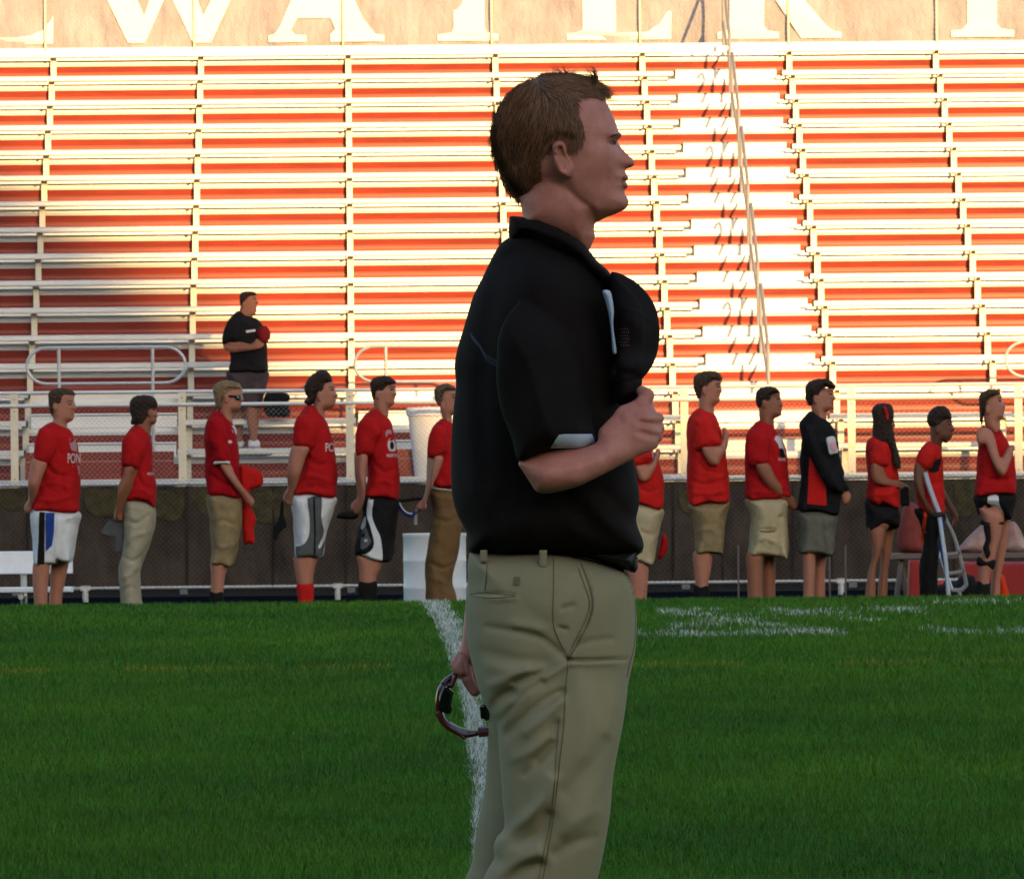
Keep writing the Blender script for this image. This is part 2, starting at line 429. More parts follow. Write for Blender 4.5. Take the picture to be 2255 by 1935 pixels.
# ------------------------------------------------------------------ bleachers
RI = .3297; TR = .63; NROW = list(range(-4, 13)); XL, XR = -9.5, 10.5
zr = lambda i: 2.195+RI*i
yr = lambda i: 83+TR*i
b0 = (0, 82.0, ground_z(82.0).item())
bl = thing('bleachers', 'tall aluminium grandstand bleachers with red risers and silver seat boards', 'bleachers', b0)
AX = W2(1677, 800, 83.3)[0]; AH = .625
e0 = W2(58, 930, 81.5)[0]; e1 = W2(381, 930, 81.5)[0]        # left entry steps
f0 = W2(783, 930, 81.5)[0]; f1 = W2(1106, 930, 81.5)[0]      # middle entry steps
for i in NROW:
    z, y = zr(i), yr(i)
    mb = MB(b0)       # footboard: tread with deep nosing and upstand at the back
    mb.prism([(y-.03, z-.078), (y-.036, z-.045), (y-.034, z-.006), (y-.028, z), (y+.28, z), (y+.28, z-.035), (y-.015, z-.035), (y-.015, z-.078)], XL, XR)
    mb.prism([(y+.30, z), (y+TR-.02, z), (y+TR-.02, z-.035), (y+.30, z-.035)], XL, XR)
    mb.box(XL, XR, y+TR-.034, y+TR-.022, z+.002, z+.062)
    mb.build('footboard', M['alu'], bl)
    mb = MB(b0)       # ribbed red riser
    mb.prism([(y-.014, z-.036), (y-.012, z-.085), (y+.004, z-.150), (y+.012, z-.154), (y+.012, z-.162), (y-.008, z-.168), (y-.012, z-.200), (y-.008, z-.240), (y-.004, z-.252), (y-.004, z-RI+.07), (y+.006, z-RI+.07), (y+.006, z-.036)], XL, XR)
    mb.build('riser', M['red_riser'], bl)
    segs = [(XL, AX-AH-.06), (AX+AH+.04, XR)]
    if i in (-1, -2, -3): segs = [(XL, e0-.03), (e1+.03, f0-.03), (f1+.03, AX-AH-.06), (AX+AH+.04, XR)]
    for x0, x1 in segs:   # seat board on row i-1, just in front of riser i
        mb = MB(b0); s0, s1 = y-.31, y-.05; a, b = z+.024, z+.088
        mb.prism([(s0, a), (s0-.005, a+.012), (s0-.005, b-.014), (s0+.010, b), (s0+.085, b), (s0+.088, b-.004), (s0+.092, b), (s0+.17, b), (s0+.173, b-.004), (s0+.177, b), (s1, b), (s1, a), (s1-.02, a), (s1-.02, b-.03), (s0+.03, b-.03), (s0+.03, a)], x0, x1)
        o = mb.build('seat_board', M['alu'], bl)
        for xe in (x0, x1):
            if abs(xe) > 9: continue
            cp = MB(b0); cp.box(xe-.012 if xe == x0 else xe, xe if xe == x0 else xe+.012, s0-.008, s1+.004, a-.003, b+.003)
            cp.build('end_cap', M['dark'], o)
    if -3 <= i < 12:
        mb = MB(b0); zz = z+.004; y0 = y+.30        # half step in the aisle on tread i, below riser i+1
        mb.prism([(y0, zz), (y0-.004, zz+.130), (y0+.006, zz+.138), (y+TR-.036, zz+.138), (y+TR-.036, zz)], AX-AH, AX+AH)
        o = mb.build('aisle_step', M['step'], bl)
        cp = MB(b0); cp.box(AX-AH, AX+AH, y0-.010, y0-.0045, zz+.126, zz+.1335); cp.build('step_nosing', M['dark'], o)
for (x0, x1) in ((e0, e1), (f0, f1)):      # entry stairs behind the guard fence
    for i in (-3, -2):
        mb = MB(b0); y = yr(i); z = zr(i)+.004; y0 = y+.30
        mb.prism([(y0, z), (y0, z+.150), (y0+.008, z+.165), (y+TR-.036, z+.165), (y+TR-.036, z)], x0, x1)
        o = mb.build('entry_step', M['step'], bl)
        cp = MB(b0); cp.box(x0, x1, y0-.006, y0-.001, z+.137, z+.145); cp.build('step_nosing', M['dark'], o)
    mb = MB(b0)
    for k in range(5): mb.box(x0, x1, yr(-4)-.06-.004*(k % 2), yr(-4)-.045, zr(-4)-.09+k*.105-.04, zr(-4)-.09+(k+1)*.105-.043)
    mb.build('entry_panel', M['red_riser'], bl)
# seat struts on seven-odd columns
XS0 = W2(772, 760, 82.6)[0]; cols = [XS0+1.832*k for k in range(-4, 7)]
cand = []
for i in NROW:
    for c in cols:
        if abs(c-AX) < AH-.1: continue
        if i in (-1, -2, -3) and (e0 < c < e1 or f0 < c < f1): continue
        cand.append((abs(c-.2)+abs(i-5)*.01, i, c))
cand.sort(); rest = MB(b0)
def strut(mb, i, c):
    z, y = zr(i), yr(i); w_ = .034
    mb.prism([(y-.13, z-RI+.002), (y-.13, z-.03), (y-.12, z+.012), (y-.105, z+.023), (y-.052, z+.023), (y-.052, z-RI+.002)], c-w_, c+w_)
    mb.box(c-w_-.012, c-w_, y-.30, y-.06, z+.002, z+.0235)
for n_, (_, i, c) in enumerate(cand):
    if n_ < 100:
        mb = MB(b0); strut(mb, i, c); mb.build('seat_strut', M['alu_post'], bl)
    else: strut(rest, i, c)
tag(rest.build('seat_strut', M['alu_post'], bl), kind='stuff')
# top walkway edge board
mb = MB(b0); mb.box(XL, XR, yr(12)-.34, yr(12)-.325, zr(12)+.024, zr(12)+.092); mb.build('fascia_board', M['alu'], bl)
# aisle handrails, one per three rows
hr = []
for k in range(5):
    ib = -2+3*k                                     # bottom row of this rail
    yb, zb = yr(ib)+.42, zr(ib); yt, zt = yr(ib+2)+.50, zr(ib+2)
    mb = MB(b0); x = AX+.02
    mb.tube([(x, yb-.02, zb+.02), (x, yb-.02, zb+.80), (x, yb+.02, zb+.88), (x, yb+.12, zb+.93), (x, yt-.12, zt+.93), (x, yt-.01, zt+.93), (x, yt+.05, zt+.90), (x, yt+.06, zt+.80), (x, yt+.06, zt+.02)], .020, 8)
    mb.tube([(x, yb-.02, zb+.45), (x, yt+.06, zt+.45)], .017, 8)
    mb.build('handrail', M['rail_steel'], bl, True)
# closed loop guard rails in front of the entries
for (px0, py0, px1, py1, posts) in ((65, 767, 402, 846, (131, 337)), (786, 763, 1123, 841, (850, 1056)), (2222, 752, 2559, 830, (2290, 2490))):
    px0 -= 10; px1 -= 10; posts = [q-10 for q in posts]
    Yl = 80.7; xa, zt = W2(px0, (py0), Yl); xb, _ = W2(px1, py0-3, Yl); zb = W2(px0, py1, Yl)[1]
    r = (zt-zb)/2; pts = []
    for a in np.linspace(90, 270, 13): pts.append((xa+r+r*math.cos(math.radians(a))*1.15, Yl, zt-r+r*math.sin(math.radians(a))))
    for a in np.linspace(-90, 90, 13): pts.append((xb-r+r*math.cos(math.radians(a))*1.15, Yl, zt-r+r*math.sin(math.radians(a))))
    mb = MB(b0); mb.tube(pts, .017, 8, closed=True)
    for p in posts:
        xp = W2(p, 900, Yl)[0]; mb.tube([(xp, Yl+.001, zt-.004), (xp, Yl+.001, .55)], .019, 8)
    mb.build('loop_rail', M['galv'], bl, True)

# ------------------------------------------------------------------ guard fence on the walkway edge
def chain_link(mb, x0, x1, z0, z1, Y, p=.056, r=.0016):
    """zig-zag wires woven in diamonds"""
    n = int((z1-z0)/(p/2)); k = 0; x = x0
    while x < x1:
        pts = []
        s = 1 if k % 2 else -1
        for j in range(n+1): pts.append((x+(p/2 if (j+k) % 2 else 0)*1.0, Y+(.0018 if j % 2 else -.0018), z0+j*(z1-z0)/n))
        vs = []; fs = []
        for q in pts: vs += [(q[0]-r, q[1], q[2]), (q[0]+r, q[1]-r, q[2]), (q[0]+r, q[1]+r, q[2])]
        for j in range(n):
            for a in range(3): fs.append((j*3+a, j*3+(a+1) % 3, (j+1)*3+(a+1) % 3, (j+1)*3+a))
        mb.add(vs, fs); x += p/2; k += 1
YG = 79.6
gf = thing('guard_fence', 'aluminium guard fence with chain link infill along the front of the bleachers', 'fence', (0, YG, ground_z(YG).item()))
gb = (0, YG, ground_z(YG).item())
gx = [W2(402+368.6*k, 960, YG)[0] for k in range(-2, 8)]
z865 = W2(402, 865, YG)[1]; z890 = W2(402, 891, YG)[1]
for x in gx:
    mb = MB(gb); mb.box(x-.042, x+.042, YG-.02, YG+.02, -.3, z865+.005, .006); o = mb.build('post', M['alu_post'], gf)
    mb = MB(gb)
    for zz in (z865-.055, z865-.19, z865-.93): mb.lathe((x, YG-.022, zz), [(.006, -.006), (.006, .006)], 8)
    mb.build('bolt', M['dark'], o)
x0, x1 = gx[0], gx[-1]
for zz in (z865+.012, z890):
    mb = MB(gb); mb.tube([(x0, YG-.022 if zz == z890 else YG, zz), (x1, YG-.022 if zz == z890 else YG, zz)], .021, 8); mb.build('rail', M['alu'], gf, True)
mb = MB(gb); chain_link(mb, -7.2, 7.4, .60, z890, YG+.03); mb.build('mesh_wire', M['wire'], gf)

# ------------------------------------------------------------------ low chain link fence with windscreen
YF = 77.5; zft = W2(800, 1061, YF)[1]; zfb = W2(800, 1289, YF)[1]; fg = ground_z(YF).item()
lf = thing('chain_link_fence', 'low chain link fence with a brown windscreen behind the line of people', 'fence', (0, YF, fg)); fb = (0, YF, fg)
mb = MB(fb); mb.tube([(-14, YF, zft), (14, YF, zft)], .023, 8); mb.build('top_rail', M['galv'], lf, True)
mb = MB(fb); mb.tube([(-14, YF+.01, zfb), (14, YF+.01, zfb)], .019, 8); mb.build('bottom_rail', M['galv'], lf, True)
for k in range(-5, 7):
    xp = W2(743+555*k, 1200, YF)[0]
    mb = MB(fb); mb.tube([(xp, YF+.11, fg-.1), (xp, YF+.11, zft-.02)], .028, 8); o = mb.build('post', M['galv'], lf, True)
    mb = MB(fb); mb.box(xp-.05, xp+.05, YF-.03, YF+.05, zfb-.03, zfb+.03, .01); mb.lathe((xp, YF-.01, zfb-.12), [(.03, 0), (.03, .10)], 10); mb.build('clamp', M['galv'], o)
# sagging cloth screen
xs = np.arange(-14, 14.01, .07); zs = np.linspace(zfb+.015, zft-.03, 22)
X, Z = np.meshgrid(xs, zs, indexing='ij')
Yd = YF+.03+.012*np.sin(X*3.1+Z*2)+.010*np.sin(X*7.7-Z*5)+.006*np.sin(X*17+Z*9)
i, j = np.meshgrid(np.arange(len(xs)-1), np.arange(21), indexing='ij'); i = i.ravel(); j = j.ravel()
link('windscreen', mesh_np('windscreen', np.stack([X.ravel(), Yd.ravel()-YF, (Z-fg).ravel()], 1), np.stack([i*22+j, (i+1)*22+j, (i+1)*22+j+1, i*22+j+1], 1)), M['screen'], lf)
mb = MB(fb); chain_link(mb, -7, 7, zfb-.10, zft+.035, YF-.028, r=.0014); mb.build('mesh_wire', M['wire_dim'], lf)
# printed blotches and vertical seams on the screen
M['print_olive'] = mat('faded_olive_print', (.030, .026, .018), .95, 0, noise=(9, .5), col2=(.085, .072, .030), spec=.05)
M['seam'] = mat('screen_seam', (.030, .026, .024), .95, 0, spec=.02)
wsob = bpy.data.objects['windscreen']
def on_screen(name, pts, m, lift=.004):
    P = catmull([W2(x, y, YF) for x, y in pts], 6); V = []
    for x, z in P: V.append((x, .03+.012*math.sin(x*3.1+z*2)+.010*math.sin(x*7.7-z*5)+.006*math.sin(x*17+z*9)-lift-.012, z-fg))
    me = bpy.data.meshes.new(name); me.from_pydata(V, [], [tuple(range(len(V)))]); me.update(); link(name, me, m, wsob)
for (x0, x1, y0, y1) in ((0, 60, 1080, 1118), (192, 262, 1080, 1132), (340, 402, 1085, 1140), (430, 462, 1082, 1125), (545, 628, 1085, 1145), (830, 870, 1090, 1125), (1500, 1580, 1085, 1130), (2080, 2150, 1060, 1130), (1905, 1940, 1070, 1110)):
    on_screen('printed_patch', [(x0, y0), ((x0+x1)/2, y0-5), (x1, y0+2), (x1+5, (y0+y1)/2), (x1-6, y1), ((x0+x1)/2, y1+6), (x0+8, y1-3), (x0-4, (y0+y1)/2)], M['print_olive'])
for x in (60, 410, 600, 760, 1090, 1480, 1590, 1745, 1830, 2100):
    on_screen('seam', [(x, 1076), (x+4, 1076), (x+5, 1170), (x+4, 1282), (x, 1282), (x, 1170)], M['seam'], .008)
# ------------------------------------------------------------------ banner fence on top
YB = 91.9; zb0 = W2(300, 106, YB)[1]; bb = (0, YB, zb0-.6)
bf = thing('banner_fence', 'tan mesh banner with large pale serif letters along the top of the bleachers', 'fence', bb)
for k in range(-2, 10):
    xp = W2(101+327*k, 60, YB)[0]
    mb = MB(bb); mb.tube([(xp, YB-.06, zb0-.6), (xp, YB-.06, zb0+2.2)], .015, 10); mb.build('post', M['alu_post'], bf, True)
xs = np.arange(-10, 11, .06); zs = np.linspace(zb0, zb0+1.9, 40); X, Z = np.meshgrid(xs, zs, indexing='ij')
def bulge(X, Z): return .030*np.sin(X*3.4+1)*np.sin((Z-zb0)*1.6+.4)+.012*np.sin(X*6+Z*6+np.sin(X*1.3)*2)+.007*np.sin(X*13-Z*14+np.sin(X*2.1)*3)
i, j = np.meshgrid(np.arange(len(xs)-1), np.arange(39), indexing='ij'); i = i.ravel(); j = j.ravel()
bn = link('banner', mesh_np('banner', np.stack([X.ravel(), bulge(X, Z).ravel(), (Z-zb0+.6).ravel()], 1), np.stack([i*40+j, (i+1)*40+j, (i+1)*40+j+1, i*40+j+1], 1)), M['banner'], bf)
mb = MB(bb); chain_link(mb, -6.9, 7.0, zb0-.02, zb0+.75, YB-.085, p=.06, r=.0013); mb.build('mesh_wire', M['wire'], bf)
HT = 232
def stroke(pts): return pts
LET = {
 'L': ([(-190,-0),(118,0),(118,36+26),(112,50),(95,30),(70,18),(40,14),(-60,14),(-60,200),(-30,216),(-30,HT),(-190,HT),(-190,216),(-150,200),(-150,30),(-190,16)],),
 'W': ([(283,0),(320,0),(390,160),(352,160),(318,60),(255,205),(280,216),(280,HT),(150,HT),(150,216),(184,205)], [(425,0),(465,0),(560,205),(590,216),(590,HT),(500,HT),(500,216),(520,205),(448,60),(391,215),(415,222),(415,HT),(300,HT),(300,216),(330,205)]),
 'A': ([(591,0),(675,0),(675,14),(650,16),(641,26),(654,52),(728,52),(738,28),(728,16),(727,14),(727,0),(846,0),(846,14),(826,17),(800,50),(715,HT),(700,HT),(617,35),(605,18),(591,14)],),
 'T': ([(963,0),(1097,0),(1097,14),(1072,18),(1067,30),(1067,200),(1110,198),(1130,170),(1140,170),(1140,HT),(926,HT),(926,170),(936,170),(956,198),(999,200),(999,30),(994,18),(963,14)],),
 'E': ([(1248,0),(1478,0),(1479,62),(1470,62),(1452,34),(1425,16),(1356,14),(1356,110),(1400,112),(1410,90),(1420,90),(1420,150),(1410,150),(1400,128),(1356,126),(1356,216),(1430,214),(1455,180),(1465,180),(1465,HT),(1248,HT),(1248,216),(1283,205),(1283,22),(1270,16),(1248,14)],),
 'R': ([(1580,0),(1716,0),(1716,14),(1692,17),(1683,28),(1683,100),(1698,100),(1765,0),(1854,0),(1854,12),(1835,16),(1820,28),(1755,105),(1790,125),(1800,170),(1770,215),(1720,HT),(1580,HT),(1580,216),(1607,205),(1607,28),(1598,17),(1580,14)],),
 'P': ([(2096,0),(2235,0),(2235,14),(2206,18),(2197,30),(2197,95),(2250,98),(2300,130),(2300,195),(2250,230),(2210,HT),(2096,HT),(2096,216),(2132,205),(2132,30),(2122,18),(2096,14)],),
}
for ch, polys in LET.items():
    V = []; Fc = []
    for q, P in enumerate(polys):
        base_y = 102-.0082*0
        cxp = sum(p[0] for p in P)/len(P)
        mb_pts = []
        for (x, h) in P:
            X_, Z_ = W2(x, 99-.0096*x*.9-h, YB-.02); mb_pts.append((X_, Z_))
        k = len(V)
        V += [(a, float(bulge(np.array(a), np.array(b_)))-.028-.002*q, b_-zb0+.6) for a, b_ in mb_pts]; Fc.append(tuple(range(k, k+len(mb_pts))))
    import bmesh
    me = bpy.data.meshes.new('letter'); me.from_pydata(V, [], Fc); me.update()
    bm = bmesh.new(); bm.from_mesh(me)
    bmesh.ops.triangulate(bm, faces=bm.faces, ngon_method='EAR_CLIP'); bm.to_mesh(me); bm.free()
    link('letter', me, M['letter'], bn)

# the stands are turned a little against the view
YAW = .0226
piv = Vector((XS0, 83, 0)); v0 = Vector(b0)-piv; bl.location = piv+Vector((v0.x*math.cos(YAW)-v0.y*math.sin(YAW), v0.x*math.sin(YAW)+v0.y*math.cos(YAW), v0.z))
for o_ in (bl, gf, lf, bf): o_.rotation_euler = (0, 0, YAW)

# ------------------------------------------------------------------ turf: painted and green blades
def blade_class(x, y, rs):
    """0 green, 1 white paint, 2 yellow paint"""
    u = CX+F/y*x; z = ground_z(y); v = HY+F*(HC-z)/y          # photo position before roll
    up = CX+(u-CX)*cr-(HY-v)*sr; vp = HY-((u-CX)*sr+(HY-v)*cr)
    cls = np.zeros(len(x), int)
    # yard line (a slightly wandering painted stripe, in metres)
    ly = [19, 22, 24, 26.5, 30.5, 37, 41, 45, 47.5]; ll = [-.125, -.128, -.137, -.17, -.22, -.35, -.44, -.56, -.60]; lw = [.085, .085, .085, .085, .085, .115, .135, .165, .17]
    l0 = np.interp(y, ly, ll); wd = np.interp(y, ly, lw)+.015*np.sin(y*3.1)+.01*np.sin(y*11)
    t = (x-l0)/wd; p = np.clip(1.15-np.abs(t-.5)*1.2, 0, 1)*((t > -.05) & (t < 1.05))
    cls[(rs < p*.80)] = 1
    # worn marks on the right
    def patch(m, dens):
        nse = np.sin(x*9.1+y*1.3)+np.sin(x*4.3-y*2.1+1)+np.sin(x*19+y*3)*.7+np.sin(x*2.1+.5)*.8
        cls[m & (rs < dens*np.clip(.45+.35*nse, 0, 1))] = 1
    patch((x > .85) & (x < 2.45) & (y > 41.8) & (y < 43.4), .5)
    patch((x > .85) & (x < 1.6) & (y > 39.4) & (y < 40.2), .8)
    patch((x > .6) & (x < 4.2) & (y > 38.0) & (y < 38.9), .55)
    patch((x > 1.0) & (x < 2.1) & (y > 40.4) & (y < 41.1), .5)
    patch((x > 2.2) & (x < 3.6) & (y > 44.4) & (y < 45.2), .3)
    patch((x > 3.1) & (x < 3.4) & (y > 41.8) & (y < 43.5), .5)
    ym = (np.abs(y-33.9-.012*x) < .16) & (np.sin(x*3.3)+np.sin(x*7.9+1) > -.5) & (rs < .36)
    cls[ym & (cls == 0)] = 2
    return cls
def make_grass():
    parts = []
    def band(y0, y1, dens, hgt, wid):
        n = int((y1-y0)*dens*8.2); y = RNG.uniform(y0, y1, n); hw = 1127*y/F*1.22+.9; x = RNG.uniform(-1, 1, n)*hw
        return x, y, np.full(n, hgt), np.full(n, wid)
    segs = [band(18.2, 24, 5400, .040, .0023), band(24, 32, 4200, .041, .0028), band(32, 40, 2600, .042, .0040), band(40, 49.5, 1500, .043, .0065)]
    x, y, hg, wd = [np.concatenate(a) for a in zip(*segs)]; n = len(x)
    # tufting: pull blades toward clumps
    cl = .55+.45*np.sin(x*13+np.sin(y*9)*2)*np.sin(y*8+np.sin(x*11)*2)
    big = .5+.5*np.sin(x*1.7+np.sin(y*.9)*1.5)*np.sin(y*.8+x*.4)
    hg = hg*(.55+.5*RNG.random(n)+.25*cl); wd = wd*(.7+.6*RNG.random(n))
    a = RNG.uniform(0, 2*np.pi, n); lean = RNG.uniform(.1, .75, n)*hg; la = RNG.uniform(0, 2*np.pi, n)
    z = ground_z(y)-.002
    dx, dy = np.cos(a)*wd/2, np.sin(a)*wd/2*.4; lx, ly_ = np.cos(la)*lean, np.sin(la)*lean
    V = np.empty((n, 5, 3), np.float32)
    V[:, 0] = np.stack([x-dx, y-dy, z], 1); V[:, 1] = np.stack([x+dx, y+dy, z], 1)
    V[:, 2] = np.stack([x+dx*.8+lx*.35, y+dy*.8+ly_*.35, z+hg*.6], 1); V[:, 3] = np.stack([x-dx*.8+lx*.35, y-dy*.8+ly_*.35, z+hg*.6], 1)
    V[:, 4] = np.stack([x+lx, y+ly_, z+hg*np.where(lean/hg > .6, .85, 1)], 1)
    k = np.arange(n)[:, None]*5
    Q = k+np.array([[0, 1, 2, 3]]); T = k+np.array([[3, 2, 4]])
    me = mesh_np('grass', V.reshape(-1, 3), Q, T, smooth=False)
    cls = blade_class(x, y, RNG.random(n))
    # hue of every blade: mid green, yellow-green, dry, dark
    r = RNG.random(n); g = np.stack([.020+.0*r, .085+0*r, .008+0*r], 1)
    t = np.clip(big+.35*(RNG.random(n)-.5), 0, 1)[:, None]
    g = np.array([.022, .112, .004])*(1-t)+np.array([.045, .150, .004])*t
    pat = 1+.10*np.sin(x*2.3+np.sin(y*1.3)*2)*np.sin(y*1.9+x*.7)+.10*np.sin(x*6.1+y*2.3)*np.sin(y*4.7-x*3)
    g = g*(pat*(.55+.85*RNG.random(n)))[:, None]
    dry = RNG.random(n) < .025; g[dry] = np.array([.12, .12, .035])
    wl = RNG.random(n); g[cls == 1] = np.array([.50, .56, .58])*(.7+.5*wl[cls == 1])[:, None]; g[cls == 2] = np.array([.30, .24, .015])*(.6+.6*wl[cls == 2])[:, None]
    col = np.ones((n, 5, 4), np.float32); col[:, :, :3] = g[:, None, :]
    at = me.color_attributes.new('blade', 'FLOAT_COLOR', 'POINT'); at.data.foreach_set('color', col.ravel())
    m = bpy.data.materials.new('grass_blade'); m.use_nodes = True; nn = m.node_tree.nodes; b = nn['Principled BSDF']
    c = nn.new('ShaderNodeAttribute'); c.attribute_name = 'blade'; m.node_tree.links.new(c.outputs['Color'], b.inputs['Base Color'])
    b.inputs['Roughness'].default_value = .55; b.inputs['Specular IOR Level'].default_value = .25
    tag(link('grass', me, m), kind='stuff', label='mown green turf with worn white and yellow paint marks')
make_grass()

# ------------------------------------------------------------------ the man in front
M['skin'] = mat('skin', (.40, .138, .102), .55, 0, noise=(28, .10), col2=(.54, .225, .175), bump=(240, .25, .001), sss=.12, spec=.35)
M['skin_dark'] = mat('lip_skin', (.30, .085, .07), .5, 0)
M['hair_brown'] = mat('hair_brown', (.085, .042, .022), .7, 0, noise=(60, .4), stretch=(1, 1, .3), spec=.3)
M['brow'] = mat('brow_hair', (.15, .065, .04), .8, 0)
M['polo'] = mat('black_knit', (.0095, .0065, .006), .88, 0, bump=(420, .35, .0012), noise=(5, .3), spec=.10)
M['vent_lit'] = mat('vent_backlight', (.12, .06, .03), .8)  # light coming through the cap vents, painted in as a tan colour
M['cap_black'] = mat('black_cap_cloth', (.013, .010, .010), .9, 0, bump=(500, .3, .001), spec=.1)
M['trim'] = mat('pale_blue_trim', (.42, .50, .60), .7, 0, bump=(600, .2, .0006))
M['stitch'] = mat('blue_stitch', (.10, .13, .20), .7, 0)
M['khaki'] = mat('khaki_twill', (.262, .232, .140), .9, 0, bump=(700, .3, .0007), noise=(7, .09), spec=.1, sheen=.05)
M['khaki_seam'] = mat('khaki_seam', (.150, .128, .078), .95, 0, spec=.05)
M['leather'] = mat('black_leather', (.010, .009, .009), .6, 0, spec=.25)
M['maroon'] = mat('maroon_plastic', (.10, .006, .014), .2, 0, spec=.6, coat=.5)
M['lens'] = mat('dark_lens', (.006, .008, .007), .06, 0, spec=.8)
M['grip'] = mat('white_plastic_tip', (.55, .55, .52), .4, 0)
M['eye_white'] = mat('eye_white', (.13, .09, .075), .6, 0, spec=.1)

YM = 12.3
Aa = crop(950, 120, 2.9633); Bb = crop(950, 550, 2.37); Cc = crop(900, 1200, 2.418); Ee = crop(1300, 820, 8.889); Dd = crop(950, 1380, 6.3467)
def px2(cv, pts): return [cv(a, b) for a, b in pts]
mb_ = (W2(1180, 2540, YM)[0], YM, 0.0)
man = thing('person', 'large foreground man in black polo and khaki trousers, hand and cap over his chest', 'person', mb_)
headP = [(1120,282),(1152,330),(1180,390),(1205,450),(1220,498),(1240,520),(1243,532),(1228,548),(1214,562),(1224,585),(1248,620),(1282,655),(1312,682),(1326,706),(1318,728),(1290,740),(1266,752),(1270,775),(1283,798),(1279,818),(1266,832),(1278,846),(1280,868),(1260,886),(1266,915),(1284,945),(1285,978),(1266,1008),(1210,1037),(1140,1064),(1080,1088),(1000,1060),(900,1000),(800,960),(700,950),(600,960),(560,900),(500,830),(462,740),(430,660),(404,560),(412,450),(455,345),(540,240),(640,178),(760,148),(880,146),(980,168),(1060,215)]
headW = [(650,450,.080),(500,500,.070),(800,300,.076),(900,450,.078),(1040,330,.062),(1050,450,.066),(1150,450,.050),(1190,420,.040),(960,560,.075),(960,700,.071),(1060,650,.064),(1100,740,.060),(1130,585,.051),(1175,575,.034,.006),(1165,612,.045),(1205,540,.042,.006),(1232,528,.030,.005),(1222,570,.016,.006),
         (1200,640,.034,.008),(1245,660,.013,.006),(1285,690,.013,.006),(1262,728,.017,.005),(1298,728,.012,.005),(1240,745,.019,.006),(1190,740,.041),(1150,830,.043),(1215,790,.033),(1262,790,.022,.006),(1235,832,.028,.006),(1262,858,.022,.006),(1245,895,.024,.007),(1255,960,.024),(1200,960,.035),(1180,900,.038),(1100,930,.050),(1000,850,.062),(930,900,.0625),(900,800,.066),
         (1050,1010,.050),(1140,1030,.040),(960,960,.057),(850,900,.058),(800,800,.064),(700,800,.066),(650,900,.060),(560,800,.062),(750,650,.073)]
head = Form(headP, YM, headW, R=[(600,400,.075),(1000,300,.06),(1290,700,.014,.006),(1225,560,.018,.008),(1270,830,.020,.008),(1260,960,.028,.01),(1150,450,.05),(1150,1000,.03),(1000,1000,.05)], yc=0.0, conv=Aa, blur=.0012, n=5,
            disp=[([(905,770),(915,850),(960,930),(1040,990),(1130,1020),(1200,1020)], .0035, .006), ([(1040,640),(1100,650),(1160,690)], .003, .010), ([(1200,745),(1190,790),(1210,840)], -.0012, .003), ([(1130,560),(1180,548),(1220,540)], .002, .0035), ([(1150,575),(1200,572)], -.0045, .0045)])
neckP = [(590,930),(588,1000),(594,1060),(575,1120),(600,1130),(700,1150),(850,1220),(950,1275),(1022,1280),(1052,1228),(1068,1190),(1062,1150),(1066,1105),(1090,1070),(1130,1010),(1000,850),(800,700),(640,760)]
neck = Form(neckP, YM, [(700,1000,.056),(900,1000,.055),(1040,1100,.045),(1050,1190,.030),(800,1150,.056),(600,1200,.07),(800,800,.055),(1000,900,.05)], R=.05, conv=Aa, blur=.002,
            disp=[([(905,880),(950,1000),(990,1120),(1010,1230)], .004, .010), ([(960,960),(1010,1080),(1035,1150)], -.003, .007)])
earP = [(792,640),(788,600),(808,572),(842,566),(868,582),(880,612),(884,650),(905,690),(922,730),(918,770),(900,798),(870,800),(840,782),(812,740),(798,690)]
ear = Form(earP, YM, [(830,600,.013),(900,760,.009),(850,700,.010)], R=.009, yc=[(800,640,-.086),(900,700,-.073),(850,780,-.077),(830,600,-.082)], conv=Aa, blur=.0006,
           disp=[([(812,640),(815,605),(838,588),(860,602),(866,640)], .006, .0024), ([(838,625),(848,680),(866,730)], -.013, .0040), ([(868,690),(886,718)], -.012, .0035), ([(812,690),(835,750),(870,785)], .0025, .003)])
ear2 = Form(earP, YM, .011, R=.009, yc=.078, conv=Aa, blur=.0006)
